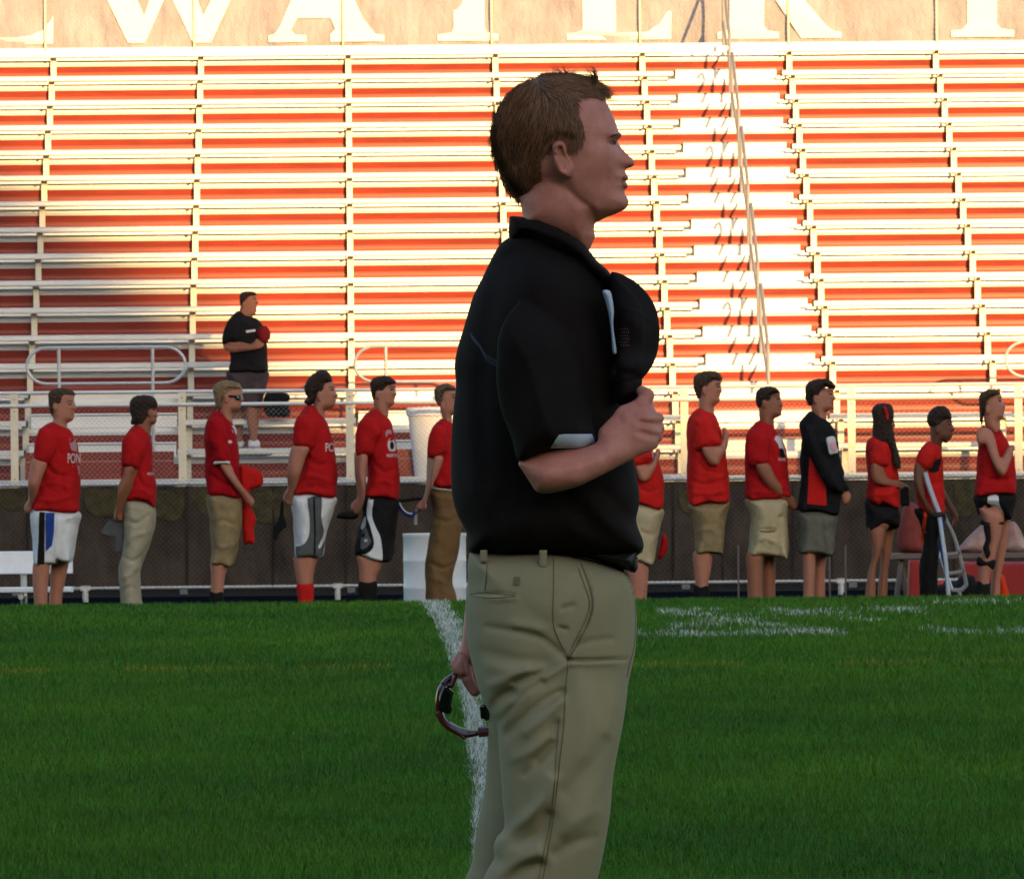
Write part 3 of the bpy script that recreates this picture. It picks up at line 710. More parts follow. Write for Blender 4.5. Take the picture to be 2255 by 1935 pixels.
# near forearm and fist
armP = px2(Bb, [(455,1105),(480,1160),(520,1222),(545,1258),(590,1272),(660,1262),(760,1235),(860,1190),(960,1140),(1040,1098)]) + px2(Ee, [(760,1745),(900,1650),(1040,1595),(1160,1555),(1242,1508),(1308,1430),(1342,1330),(1370,1262),(1405,1190),(1400,1130),(1368,1060),(1372,1000),(1402,920),(1392,852),(1352,806),(1300,762),(1252,650),(1230,545),(1222,452),(1190,382),(1130,332),(1050,310),(980,318),(950,400),(930,500),(850,545),(740,600),(600,650),(520,720),(430,850),(300,980)]) + px2(Bb, [(872,945),(862,1004),(780,1034),(700,1034),(620,1034),(545,1062)])
s_ = lambda cv, x, y, *r: (*cv(x, y), *r)
arm = Form(armP, YM, [s_(Bb,520,1150,.046), s_(Bb,600,1160,.045), s_(Bb,800,1100,.040), s_(Bb,950,1020,.034), s_(Ee,500,1200,.027), s_(Ee,900,1000,.026), s_(Ee,1200,900,.030), s_(Ee,1100,600,.022), s_(Ee,1350,880,.016), s_(Ee,1360,1180,.016), s_(Ee,1250,1350,.020), s_(Ee,1050,400,.012)],
           R=[s_(Bb,600,1160,.045), s_(Bb,900,1050,.036), s_(Ee,900,1000,.03), s_(Ee,1250,900,.018), s_(Ee,1100,400,.012)],
           yc=[s_(Bb,520,1130,-.225), s_(Bb,700,1130,-.222), s_(Bb,900,1060,-.205), s_(Ee,500,1200,-.190), s_(Ee,900,1000,-.178), s_(Ee,1300,1000,-.165), s_(Ee,1050,400,-.150)], blur=.0015,
           disp=[(px2(Ee, [(700,900),(950,880),(1150,900),(1380,890)]), .0042, .0055), (px2(Ee, [(900,1060),(1150,1100),(1390,1150)]), .0042, .0055), (px2(Ee, [(1000,980),(1250,1010),(1370,1030)]), -.0048, .004), (px2(Ee, [(850,1230),(1100,1290),(1300,1340)]), .0035, .0055), (px2(Ee, [(1000,1190),(1200,1240),(1360,1260)]), -.0042, .004), (px2(Ee, [(600,920),(760,880),(850,870)]), -.003, .004), (px2(Ee, [(950,560),(1060,480),(1160,440)]), .003, .005), (px2(Ee, [(940,640),(1080,640),(1230,660)]), -.0045, .0045), (px2(Bb, [(600,1110),(800,1060),(960,970)]), .003, .012)])
def wp(cv, x, y, yo):
    a, b = cv(x, y); X, Z = W2(a, b, YM+yo); return (X, yo, Z)
fing = []
for (x0, y0, x1, y1, r) in ((1345,900,1180,880,.0095), (1350,1090,1190,1075,.0098), (1320,1260,1180,1240,.0092), (1250,1400,1130,1370,.0082)):
    a = wp(Ee, x0-20, y0, -.158); b = wp(Ee, x0-60, y0+10, -.120); c = wp(Ee, x1-60, y1, -.100)
    fing += [capsule(a, b, r*1.08, r), capsule(b, c, r, r*.9)]
fing += [capsule(wp(Ee,1000,640,-.165), wp(Ee,1120,450,-.158), .014, .0115), capsule(wp(Ee,1120,450,-.158), wp(Ee,1010,370,-.150), .0115, .0095)]
# far (left) arm hanging, with the hand behind the hip
la = [capsule(wp(Bb,560,330,.20), wp(Bb,400,860,.25), .055, .046), capsule(wp(Bb,400,860,.25), wp(Bb,330,1330,.22), .042, .036), capsule(wp(Bb,330,1330,.22), wp(Dd,640,180,.17), .034, .026), capsule(wp(Dd,640,180,.17), wp(Dd,540,440,.165), .025, .022)]
palm = [capsule(wp(Dd,545,420,.17), wp(Dd,505,540,.172), .019, .021), capsule(wp(Dd,455,480,.172), wp(Dd,520,560,.175), .018, .019)]
lf_ = [capsule(wp(Dd,400,430,.150), wp(Dd,345,520,.135), .0098, .0096), capsule(wp(Dd,345,520,.135), wp(Dd,365,600,.130), .0096, .0086),
       capsule(wp(Dd,440,460,.140), wp(Dd,405,545,.125), .0100, .0097), capsule(wp(Dd,405,545,.125), wp(Dd,430,620,.122), .0097, .0086),
       capsule(wp(Dd,470,600,.140), wp(Dd,510,740,.130), .0115, .0105), capsule(wp(Dd,510,740,.130), wp(Dd,600,905,.128), .0105, .0086),
       capsule(wp(Dd,530,600,.150), wp(Dd,560,750,.148), .0110, .0100), capsule(wp(Dd,560,750,.148), wp(Dd,640,880,.140), .0100, .0084),
       capsule(wp(Dd,460,560,.165), wp(Dd,420,660,.150), .0105, .0090)]
legc = []
for yo in (-.075, .095):
    hp = wp(Cc,800,300,yo); kn = wp(Cc,760,1500,yo); an = (kn[0]-.08, yo, .09)
    legc += [capsule(hp, kn, .055, .045), capsule(kn, an, .050, .036), capsule(an, (an[0]+.13, yo, .04), .036, .03)]
torc = [capsule(wp(Bb,600,420,0), wp(Bb,600,1300,0), .07, .09), capsule(wp(Bb,560,200,0), wp(Bb,600,420,0), .045, .06)]
body = form_obj('body', [([head, neck, ear, ear2], .0021, .25), ([arm], .0025, .25, fing), ([], .0026, .07, palm+lf_), ([], .005, .25, la), ([], .008, .25, legc+torc)], M['skin'], man, YM, mb_)
# features of the face
decal('eyebrow', head, [(1160,545),(1185,530),(1222,520),(1238,524),(1230,530),(1200,536),(1172,546)], M['brow'], man, mb_, lift=.002, h=.0009)
ew = decal('eye', head, [(1158,580),(1178,570),(1200,572),(1207,580),(1200,592),(1178,594)], M['eye_white'], man, mb_, lift=.0015, h=.0006)
decal('iris', head, [(1188,571),(1202,573),(1205,582),(1200,591),(1190,592),(1186,581)], M['dark'], ew, (0, 0, 0) if False else mb_, lift=.0022, h=.0006)
decal('eyelid', head, [(1145,580),(1165,566),(1190,560),(1212,566),(1213,572),(1190,569),(1168,574),(1152,584)], M['skin_dark'], man, mb_, lift=.0028, h=.0006)
decal('nostril', head, [(1284,734),(1294,728),(1306,732),(1300,738),(1288,740)], M['dark'], man, mb_, lift=.0018, h=.0006)
decal('lips', head, [(1250,800),(1268,790),(1284,800),(1280,818),(1266,831),(1278,846),(1281,864),(1262,872),(1248,855),(1240,832)], M['skin_dark'], man, mb_, lift=.0010, h=.0008)

# hair: a cap of hair with thousands of strands lying on it
hairP = [(1122,275),(1122,240),(1090,195),(1040,168),(960,142),(860,126),(760,128),(680,155),(590,195),(520,255),(452,335),(410,435),(390,520),(400,620),(424,695),(452,745),(468,805),(495,870),(545,910),(590,938),(650,936),(678,910),(690,840),(692,760),(705,690),(742,625),(782,582),(830,565),(865,572),(890,590),(935,592),(970,580),(985,540),(972,470),(942,400),(932,330),(932,282),(990,272),(1060,276),(1100,284)]
def hair_wid(X, Z):
    h_ = -head.front(X, Z, .002); hl = [W2(*Aa(*q), YM) for q in ((600,938),(650,936),(678,910),(692,760),(742,625),(830,565),(890,590),(970,580),(985,540),(972,470),(942,400),(932,282),(990,272),(1060,276),(1118,280))]
    t = np.clip((line_dist(hl, X, Z)-.001)/.016, 0, 1); return np.maximum(h_, 0)+.0075*t*t*(3-2*t)-.0012
hair = Form(hairP, YM, hair_wid, R=.006, conv=Aa, blur=.001,
            disp=[([(500,330),(430,520),(470,700)], .002, .006), ([(600,250),(520,450),(540,700)], -.002, .007), ([(800,200),(700,400),(680,600)], .002, .008), ([(900,200),(850,400),(870,540)], -.0015, .006)])
hob = form_obj('hair', [([hair], .003)], M['hair_brown'], man, YM, mb_)
def strands():
    b = hair.bounds(); n = 15000; V = []; 
    xs = RNG.uniform(b[0], b[1], n*4); zs = RNG.uniform(b[4], b[5], n*4)
    S = poly_sdf(hair.P, xs, zs); keep = S > -.0020-.0035*RNG.random(len(S))**2; xs = xs[keep][:n]; zs = zs[keep][:n]; S = S[keep][:n]; n = len(xs)
    cx, cz = hair.w(760, 330)
    ang = np.arctan2(zs-cz, xs-cx)
    # flow: forward on top, backward-down on the side and back
    gx = np.array([hair.w(*p)[0] for p in ((1000,200),(800,180),(600,250),(450,450),(450,650),(560,850),(700,500),(900,500),(850,350),(1050,230))])
    gz = np.array([hair.w(*p)[1] for p in ((1000,200),(800,180),(600,250),(450,450),(450,650),(560,850),(700,500),(900,500),(850,350),(1050,230))])
    fx = np.array([1, .7, -.5, -.25, .12, .35, -.35, -.2, .1, 1]); fz = np.array([-.1, .15, -.6, -1, -1, -1, -1, -1, -.9, -.3])
    wgt = 1/((xs[:, None]-gx)**2+(zs[:, None]-gz)**2+2e-4)**2; wgt /= wgt.sum(1, keepdims=True)
    dx = (wgt*fx).sum(1)+RNG.normal(0, .16, n); dz = (wgt*fz).sum(1)+RNG.normal(0, .12, n); L = np.hypot(dx, dz); dx /= L; dz /= L
    ln = RNG.uniform(.014, .034, n)*np.where(S < .003, .45, 1); side = RNG.random(n) < .22
    a_ = 1
    K = 5; rows = []
    curl = RNG.normal(0, 5, n)
    px_, pz_ = xs.copy(), zs.copy(); lift = RNG.uniform(.0002, .0022, n)
    for k in range(K):
        t = k/(K-1)
        y = np.minimum(hair.front(px_, pz_), head.front(px_, pz_))-lift*(.4+t)-.0004
        sgn = np.where(side, -1, 1); y = np.where(side, -y, y)
        wd = .00062*(1-t*.85)
        rows.append(np.stack([np.stack([px_-dz*wd, y, pz_+dx*wd], 1), np.stack([px_+dz*wd, y-.0001*sgn, pz_-dx*wd], 1)], 1))
        px_ = px_+dx*ln/(K-1); pz_ = pz_+dz*ln/(K-1)
        c, s2 = np.cos(curl*ln/(K-1)), np.sin(curl*ln/(K-1)); dx, dz = dx*c-dz*s2, dx*s2+dz*c
    V = np.stack(rows, 1).reshape(-1, 3)
    base_i = np.arange(n)[:, None, None]*K*2+np.arange(K-1)[None, :, None]*2
    Q = (base_i+np.array([0, 1, 3, 2])).reshape(-1, 4)
    V = V+np.array([0, YM, 0])-np.array(mb_)
    me = mesh_np('hair_strands', V, Q)
    shade = np.where(RNG.random(n) < .5, RNG.uniform(.25, .7, n), RNG.uniform(.8, 1.9, n))
    col = np.ones((n, K*2, 4), np.float32); col[:, :, :3] = (np.array([.150, .068, .033])*shade[:, None])[:, None, :]
    at = me.color_attributes.new('strand', 'FLOAT_COLOR', 'POINT'); at.data.foreach_set('color', col.ravel())
    return me
hm = mat('hair_strand', (.10, .052, .027), .55, 0, spec=.25); q_ = hm.node_tree.nodes.new('ShaderNodeAttribute'); q_.attribute_name = 'strand'
hm.node_tree.links.new(q_.outputs['Color'], hm.node_tree.nodes['Principled BSDF'].inputs['Base Color'])
link('hair_strands', strands(), hm, hob)
# loose wisps on top
mbw = MB(mb_)
def wisp(x0, y0, x1, y1, x2, y2, yo, r=.00055):
    P = catmull([hair.w(x0, y0), hair.w(x1, y1), hair.w(x2, y2)], 5, False)
    mbw.tube([(p[0], YM+yo, p[1]) for p in P], [r*(1-.8*i/len(P)) for i in range(len(P))], 4)
for k in range(80):
    x0 = random.gauss(1064, 11); h_ = random.uniform(45, 122); d_ = random.choice([-58, -44, -30, -6, 4, 0])*h_/110
    wisp(x0, 195, x0+6+d_*.25, 190-h_*.45, x0+d_+random.gauss(0, 6), 190-h_, random.uniform(-.015, .012), .00065)
for k in range(70):
    x0 = random.uniform(620, 1000); y0 = np.interp(x0, [560, 680, 760, 860, 960, 1080], [210, 158, 132, 128, 144, 190])+6; h_ = abs(random.gauss(14, 16))+5
    wisp(x0, y0, x0+random.gauss(-4, 8), y0-h_*.6, x0+random.gauss(-12, 22), y0-h_, random.uniform(-.03, .03), .0005)
for k in range(16):
    x0 = random.uniform(830, 900); wisp(x0, 135, x0-20, 105, x0-40+random.gauss(0, 14), 70+random.gauss(0, 12), random.uniform(-.02, .02), .0004)
for k in range(60):
    x0, y0 = random.choice([(500, 260), (470, 300), (430, 380), (405, 440), (560, 215), (480, 860), (520, 900), (470, 800), (1105, 225), (1118, 260), (455, 740)]); x0 += random.gauss(0, 12); y0 += random.gauss(0, 14)
    wisp(x0+8, y0+4, x0-4, y0+4, x0-10+random.gauss(0, 7), y0+14+random.gauss(0, 8), random.uniform(-.03, .03), .00045)
mbw.build('hair_wisps', M['hair_brown'], hob, True)

# polo shirt
torsoP = [(1096,545),(1061,614),(1041,655),(1022,719),(1009,761),(1001,803),(1004,845),(1000,888),(996,930),(993,993),(993,1056),(997,1098),(1007,1132),(1021,1158),(1030,1178),(1029,1205),(1040,1219),(1077,1220),(1110,1226),(1161,1222),(1212,1220),(1271,1222),(1330,1227),(1368,1227),(1397,1222),(1413,1215),(1418,1203),(1414,1183),(1405,1162),(1401,1141),(1407,1115),(1408,1082),(1401,1048),(1396,1010),(1392,960),(1376,890),(1366,800),(1362,740),(1356,680),(1347,640),(1322,600),(1292,560),(1240,535),(1170,515),(1125,522)]
torso = Form(torsoP, YM, [(1180,620,.165),(1060,650,.11),(1150,560,.10),(1280,600,.10),(1180,850,.170),(1330,800,.135),(1020,900,.12),(1180,1150,.165),(1020,1100,.13),(1390,1150,.125),(1380,1000,.13)], R=[(1180,600,.09),(1050,900,.10),(1350,900,.09),(1200,1190,.055),(1400,1190,.05),(1040,1180,.06)], blur=.003, n=5,
             disp=[([(1060,640),(1035,760),(1030,900),(1040,1080)], .006, .010), ([(1090,620),(1070,760),(1060,900),(1075,1060)], -.006, .010), ([(1240,1090),(1290,1150),(1380,1195)], -.007, .010), ([(1290,1090),(1340,1150),(1410,1180)], .007, .009), ([(1270,1080),(1258,1130),(1270,1170)], .005, .008), ([(1330,1080),(1370,1120),(1395,1150)], -.006, .008), ([(1040,1160),(1120,1200),(1220,1195)], .006, .010), ([(1100,1100),(1090,1160),(1060,1205)], -.006, .010), ([(1180,1100),(1170,1160),(1190,1210)], .004, .010), ([(1300,1200),(1360,1212),(1410,1205)], .006, .006)])
slP = px2(Bb, [(455,1103),(540,1072),(620,1042),(700,1040),(780,1042),(858,1004),(852,955),(836,880),(846,760),(850,650),(832,500),(790,390),(715,290),(600,230),(490,250),(400,340),(352,450),(342,560),(340,700),(368,850),(418,980)])
sleeve = Form(slP, YM, [s_(Bb,600,300,.055), s_(Bb,600,500,.072), s_(Bb,600,750,.078), s_(Bb,650,1000,.072), s_(Bb,420,700,.05), s_(Bb,800,700,.05)], R=[s_(Bb,600,300,.09), s_(Bb,600,700,.075), s_(Bb,650,1020,.035)],
              yc=[s_(Bb,600,300,-.120), s_(Bb,600,500,-.180), s_(Bb,600,800,-.215), s_(Bb,650,1000,-.225)], blur=.003,
              disp=[(px2(Bb, [(820,560),(845,700),(800,850),(825,940)]), -.006, .008), (px2(Bb, [(500,600),(480,800),(520,1000)]), -.005, .012), (px2(Bb, [(700,500),(720,750),(700,950)]), .005, .014), (px2(Bb, [(600,600),(640,800),(600,1000)]), -.003, .012), (px2(Bb, [(780,820),(815,870),(840,960)]), .006, .006), (px2(Bb, [(400,420),(370,600),(380,760)]), .005, .010)])
sh = form_obj('polo_shirt', [([torso, sleeve], .0042, .10)], M['polo'], man, YM, mb_)
form_obj('sleeve', [([], .005, .2, [capsule(wp(Bb,600,300,.13), wp(Bb,380,780,.245), .085, .075)])], M['polo'], man, YM, mb_)
colP = px2(Aa, [(508,1075),(522,1055),(600,1060),(690,1067),(760,1095),(850,1140),(950,1205),(1020,1268),(1080,1345),(1150,1408),(1192,1468),(1206,1500),(1190,1533),(1160,1540),(1110,1512),(1060,1470),(1000,1420),(930,1362),(820,1310),(700,1255),(600,1222),(512,1212)])
collar = Form(colP, YM, [s_(Aa,560,1130,.080), s_(Aa,800,1200,.083), s_(Aa,1000,1330,.075), s_(Aa,1150,1470,.062)], R=[s_(Aa,560,1130,.05), s_(Aa,900,1250,.02), s_(Aa,1150,1470,.012)], blur=.0012,
              disp=[(px2(Aa, [(512,1205),(600,1215),(700,1248),(820,1302),(930,1355),(1060,1462),(1110,1505)]), .0035, .003), (px2(Aa, [(540,1090),(700,1105),(850,1180),(1000,1300)]), .002, .006)])
form_obj('collar', [([collar], .003)], M['polo'], man, YM, mb_)
decal('sleeve_trim', sleeve, px2(Bb, [(664,966),(700,962),(770,962),(838,960),(850,985),(856,1006),(830,1022),(780,1037),(700,1036),(619,1036),(640,1000)]), M['trim'], man, mb_, smooth=False, h=.0016, lift=.003)
# placket and collar tip piping
plc = Form(px2(Bb, [(893,214),(930,214),(944,250),(953,320),(950,400),(966,520),(962,545),(946,540),(938,440),(925,340),(908,270)]), YM, .02, R=.012, yc=-.125, blur=.001)
form_obj('placket', [([plc], .002)], M['trim'], man, YM, mb_)
for k_, o_ in enumerate((-12, 0, 12)):
    ribbon('back_stitching', torso, [(950+158/2.37, 550+(452+o_)/2.37), (950+214/2.37, 550+(450+o_)/2.37)], .0007, M['stitch'], man, mb_, smooth=False, dash=None)
    ribbon('back_stitching', torso, [(950+(208+o_*.3)/2.37, 550+(452+o_)/2.37), (950+(256+o_*.2)/2.37, 550+(512+o_)/2.37), (950+290/2.37, 550+(568+o_)/2.37), (950+345/2.37, 550+(602+o_)/2.37)], .0007, M['stitch'], man, mb_)

# belt and trousers
pantP = px2(Cc, [(335,38),(322,60),(312,110),(315,200),(300,320),(304,420),(312,520),(335,620),(365,740),(400,830),(440,900),(470,950),(480,1080),(490,1200),(500,1350),(510,1490),(470,1545),(452,1600),(458,1655),(425,1710),(392,1778),(300,1960),(230,2400),(215,3120),(520,3120),(640,2600),(900,2150),(985,1850),(1000,1778),(1020,1700),(1050,1550),(1073,1400),(1085,1250),(1110,1100),(1140,950),(1156,850),(1170,730),(1192,640),(1210,540),(1216,420),(1210,300),(1195,228),(1172,180),(1160,150),(1130,128),(1080,108),(1000,85),(900,62),(820,44),(700,34),(600,30)])
folds = [([(915,110),(950,190),(968,290),(952,395),(905,492),(848,592)], -.0035, .0026), ([(940,110),(978,200),(990,300),(975,400),(925,505),(870,585)], .0028, .0035), ([(325,272),(450,285),(570,275)], .0035, .004), ([(330,262),(450,252),(565,262)], -.004, .003), ([(400,560),(560,600),(720,620)], -.004, .012), ([(420,640),(560,660),(700,640)], .004, .010), ([(900,700),(960,900),(940,1100)], .004, .02), ([(1120,640),(1100,800),(1060,980)], .005, .012), ([(560,1120),(650,1080),(740,1010)], .006, .010), ([(620,1200),(700,1120),(760,1040)], -.006, .009), ([(840,1500),(920,1440),(1000,1400)], .006, .014), ([(780,1620),(880,1560),(980,1540)], -.006, .012), ([(845,598),(800,625),(720,665),(640,690),(560,720)], -.007, .006), ([(845,600),(760,660),(660,740),(560,830),(500,930)], .010, .010), ([(700,715),(600,790),(520,890),(485,930)], -.010, .007), ([(440,860),(490,800),(545,770)], -.016, .010), ([(430,740),(520,700),(620,650)], .007, .010),
         ([(810,770),(700,830),(600,920),(520,1000)], -.008, .009), ([(800,820),(720,900),(620,980)], .007, .010), ([(780,940),(740,1030),(680,1120)], -.006, .010), ([(845,602),(950,604),(1060,600),(1160,600)], -.0075, .0035), ([(870,620),(1000,620),(1140,615)], .004, .006), ([(845,598),(780,540),(690,480),(560,450),(420,430)], -.005, .007), ([(700,440),(640,425),(560,415)], .004, .010),
         ([(460,1560),(540,1500),(640,1420),(720,1330),(760,1230)], .013, .012), ([(520,1600),(620,1560),(700,1500),(740,1420)], -.009, .012), ([(470,1640),(560,1600),(680,1580)], .006, .012), ([(420,1778),(480,1720),(600,1650),(690,1620)], .009, .012), ([(520,1778),(620,1700),(700,1680)], -.008, .012),
         ([(480,960),(495,1150),(500,1350)], .005, .006), ([(560,1000),(580,1200),(600,1350)], -.004, .018), ([(1050,1050),(960,1150),(840,1290)], -.005, .016), ([(1060,1200),(980,1320),(860,1440)], .005, .016), ([(900,520),(980,500),(1080,490)], -.003, .006), ([(840,160),(960,130),(1060,150)], .003, .008), ([(800,430),(840,440)], -.005, .004), ([(820,330),(870,315)], -.004, .005), ([(1160,220),(1190,330),(1190,480),(1168,610)], .004, .006)]
pant = Form(pantP, YM, [(*Cc(760,100),.155), (*Cc(760,400),.165), (*Cc(760,700),.105), (*Cc(760,1200),.095), (*Cc(720,1700),.085), (*Cc(400,100),.13), (*Cc(1100,100),.13), (*Cc(1130,500),.12), (*Cc(400,500),.13), (*Cc(400,3000),.06)],
            R=[(*Cc(760,300),.09), (*Cc(760,1000),.085), (*Cc(700,1700),.08), (*Cc(1200,400),.07), (*Cc(760,30),.03)], yc=[(*Cc(760,100),0), (*Cc(760,400),0), (*Cc(760,800),-.085), (*Cc(760,1300),-.10), (*Cc(760,3000),-.10)], blur=.003, n=5,
            disp=[([Cc(a, b) for a, b in q[0]], q[1]*1.3, q[2]*.62) for q in folds])
farP = px2(Cc, [(430,700),(428,900),(424,1000),(415,1150),(406,1290),(385,1400),(358,1530),(346,1640),(335,1700),(300,1778),(240,2000),(200,2500),(180,3120),(480,3120),(600,2500),(850,2000),(900,1500),(950,1000),(900,700)])
farleg = Form(farP, YM, [(*Cc(600,900),.09), (*Cc(500,2900),.06)], R=.075, yc=.10, blur=.003, disp=[([Cc(380,1420), Cc(420,1520), Cc(400,1650)], .008, .012), ([Cc(440,1100), Cc(430,1350)], -.004, .01)])
tr = form_obj('trousers', [([pant, farleg], .0036, .2)], M['khaki'], man, YM, mb_)
def cc(L): return [Cc(a, b) for a, b in L]
for nm, L, wd_ in (('side_seam', [(770,60),(770,200),(768,400),(800,500),(842,600),(832,760),(822,950),(805,1100),(790,1250),(765,1450),(740,1600),(708,1778)], .0020), ('front_pocket', [(915,90),(945,170),(972,260),(975,330),(955,400),(905,500),(845,602)], .0030), ('pocket_stitching', [(902,120),(932,200),(958,280),(955,340),(935,400),(890,490),(850,570)], .0011),
                   ('crease_shade', [(845,603),(950,606),(1060,601),(1160,600)], .0022), ('back_pocket', [(325,262),(400,248),(500,256),(570,266)], .0022), ('back_pocket', [(330,268),(420,276),(500,272),(568,267)], .0016), ('fly_seam', [(1168,180),(1192,240),(1206,330),(1208,430),(1200,540),(1172,640),(1160,700)], .0028), ('yoke_seam', [(420,100),(412,170),(405,240)], .0012), ('seam_stitching', [(800,900),(786,1050),(775,1250),(750,1450),(720,1600),(690,1750)], .0012)):
    ribbon(nm, pant, cc(L), wd_*.72, M['khaki_seam'], tr, mb_)  # the crease line draws fold shade in the darker seam colour
decal('pocket_tag', pant, cc([(558,165),(592,165),(590,208),(558,208)]), M['khaki_seam'], tr, mb_, smooth=False, h=.001)
for (x, y0, y1, w2) in ((715,25,122,22), (1134,50,188,12), (400,25,95,20)):
    lp = Form(cc([(x-w2,y0),(x+w2,y0),(x+w2,y1-8),(x+w2-5,y1),(x-w2+5,y1),(x-w2,y1-8)]), YM, .007, R=.005, yc=float(pant.front(*pant.w(*Cc(x, min(y1, 100)))))-.002, blur=.0008, smooth=False)
    form_obj('belt_loop', [([lp], .002)], M['khaki'], tr, YM, mb_)
bel = Form(cc([(372,10),(372,44),(600,46),(760,50),(900,60),(1000,82),(1080,108),(1170,135),(1200,120),(1210,60),(1190,20)]), YM, .168, R=.07, blur=.002)
be = form_obj('belt', [([bel], .004)], M['leather'], man, YM, mb_)
bk = Form(cc([(1172,55),(1222,60),(1222,120),(1205,150),(1170,140)]), YM, .045, R=.008, yc=-.02, blur=.001, smooth=False)
form_obj('buckle', [([bk], .003)], M['leather'], be, YM, mb_)
# shoes (below the picture, standing on the turf)
for yo in (-.10, .10):
    ax_ = W2(*Cc(330, 3120), YM)[0]-mb_[0]
    form_obj('shoe', [([], .006, .3, [capsule((ax_+mb_[0]-.02, yo, .05), (ax_+mb_[0]+.10, yo, .045), .055, .048), capsule((ax_+mb_[0]+.10, yo, .045), (ax_+mb_[0]+.20, yo, .035), .048, .034)])], M['leather'], man, YM, mb_)

# the black cap he holds
cpP = px2(Bb, [(935,120),(965,116),(1000,128),(1070,168),(1130,228),(1172,300),(1190,380),(1193,450),(1182,530),(1160,592),(1130,640),(1098,678),(1090,720),(1086,765),(1056,792),(1010,806),(975,812),(962,760),(960,650),(958,500),(950,350),(938,220)])
cbase = W2(*Bb(1040, 790), YM-.13); cb_ = (cbase[0], YM-.13, cbase[1])
cap = thing('cap', 'black baseball cap held against the chest of the man in the black polo', 'cap', cb_)
capf = Form(cpP, YM, [s_(Bb,1080,400,.085), s_(Bb,1000,250,.06), s_(Bb,1030,720,.03), s_(Bb,1160,400,.05)], R=[s_(Bb,1080,400,.075), s_(Bb,1030,720,.02)], yc=[s_(Bb,1080,400,-.06), s_(Bb,1030,740,-.11)], blur=.002,
            disp=[(px2(Bb, [(960,300),(1080,330),(1190,400)]), .004, .002), (px2(Bb, [(980,180),(1060,260),(1100,400),(1080,600)]), .005, .0025), (px2(Bb, [(975,640),(1040,650),(1095,680)]), -.006, .005)])
form_obj('crown', [([capf], .003)], M['cap_black'], cap, YM, cb_)
brim = Form(px2(Bb, [(962,640),(1090,670),(1094,720),(1086,768),(1040,790),(975,806),(958,740)]), YM, .05, R=.02, yc=-.10, blur=.001)
form_obj('brim', [([brim], .003)], M['cap_black'], cap, YM, cb_)
for r_ in range(6):
    for c_ in range(4):
        x_ = 985+c_*12+(r_ % 2)*6; y_ = 415+r_*17
        decal('vent_light_dot', capf, px2(Bb, [(x_-3,y_-5),(x_+2,y_-6),(x_+5,y_+4),(x_-2,y_+6)]), M['vent_lit'], cap, cb_, smooth=False, h=.0008, lift=.002)  # each dot paints the bright background glimpsed through the vents

# sunglasses in the left hand
gb_ = (W2(*Dd(300, 1000), YM+.12)[0], YM+.12, W2(*Dd(300, 1500), YM+.12)[1])
sg = thing('sunglasses', 'maroon and white sunglasses with dark lenses dangling from the hand behind the hip', 'sunglasses', gb_)
YS = YM+.12
def sgp(P, yo0, yo1, name, m, r, par=sg, n=8):
    pts = [Dd(a, b) for a, b in P]; Q_ = catmull([(*p,) for p in pts], 6, False); N_ = len(Q_); out = []
    for i, q in enumerate(Q_):
        t = i/(N_-1); Y = YS+yo0+(yo1-yo0)*t; X, Z = W2(q[0], q[1], Y); out.append((X, Y, Z))
    mb = MB(gb_); rr = [r[0]+(r[1]-r[0])*i/(N_-1) for i in range(N_)]; mb.tube(out, rr, n); return mb.build(name, m, par, True)
sgp([(560,560),(490,590),(400,642),(340,672)], .03, .01, 'temple', M['grip'], (.0022, .0045))
sgp([(345,670),(280,700),(210,750),(160,810)], .01, 0, 'frame', M['maroon'], (.0048, .0062))
sgp([(330,700),(300,770),(270,840)], .0, -.01, 'frame', M['maroon'], (.0050, .0035))
sgp([(160,800),(120,880),(100,1000),(98,1120),(115,1200)], 0, .0, 'frame', M['maroon'], (.0045, .0055))
sgp([(110,1190),(150,1290),(220,1370),(320,1440),(440,1500),(530,1500),(640,1480)], 0, -.02, 'frame', M['maroon'], (.0070, .0050))
sgp([(300,1400),(380,1480),(470,1560)], -.005, -.02, 'frame', M['maroon'], (.0060, .0022))
sgp([(260,1330),(380,1400),(520,1440),(640,1455)], -.012, -.02, 'temple', M['grip'], (.0018, .0025))
sgp([(655,1470),(730,1465),(800,1455)], -.02, -.02, 'temple_tip', M['maroon'], (.0085, .0085))
lens = Form([(150,850),(165,815),(220,800),(250,810),(262,870),(310,905),(300,960),(285,1050),(290,1150),(275,1205),(220,1215),(160,1190),(112,1160),(102,1040),(115,940)], YS, .006, R=.006, yc=-.006, conv=Dd, blur=.0006)
form_obj('lens', [([lens], .0014)], M['lens'], sg, YS, gb_)
ln2 = Form([(677,1095),(780,1072),(800,1130),(822,1240),(800,1300),(760,1315),(740,1285),(690,1275),(682,1180)], YS, .006, R=.005, yc=-.03, conv=Dd, blur=.0006)
form_obj('lens', [([ln2], .0014)], M['lens'], sg, YS, gb_)

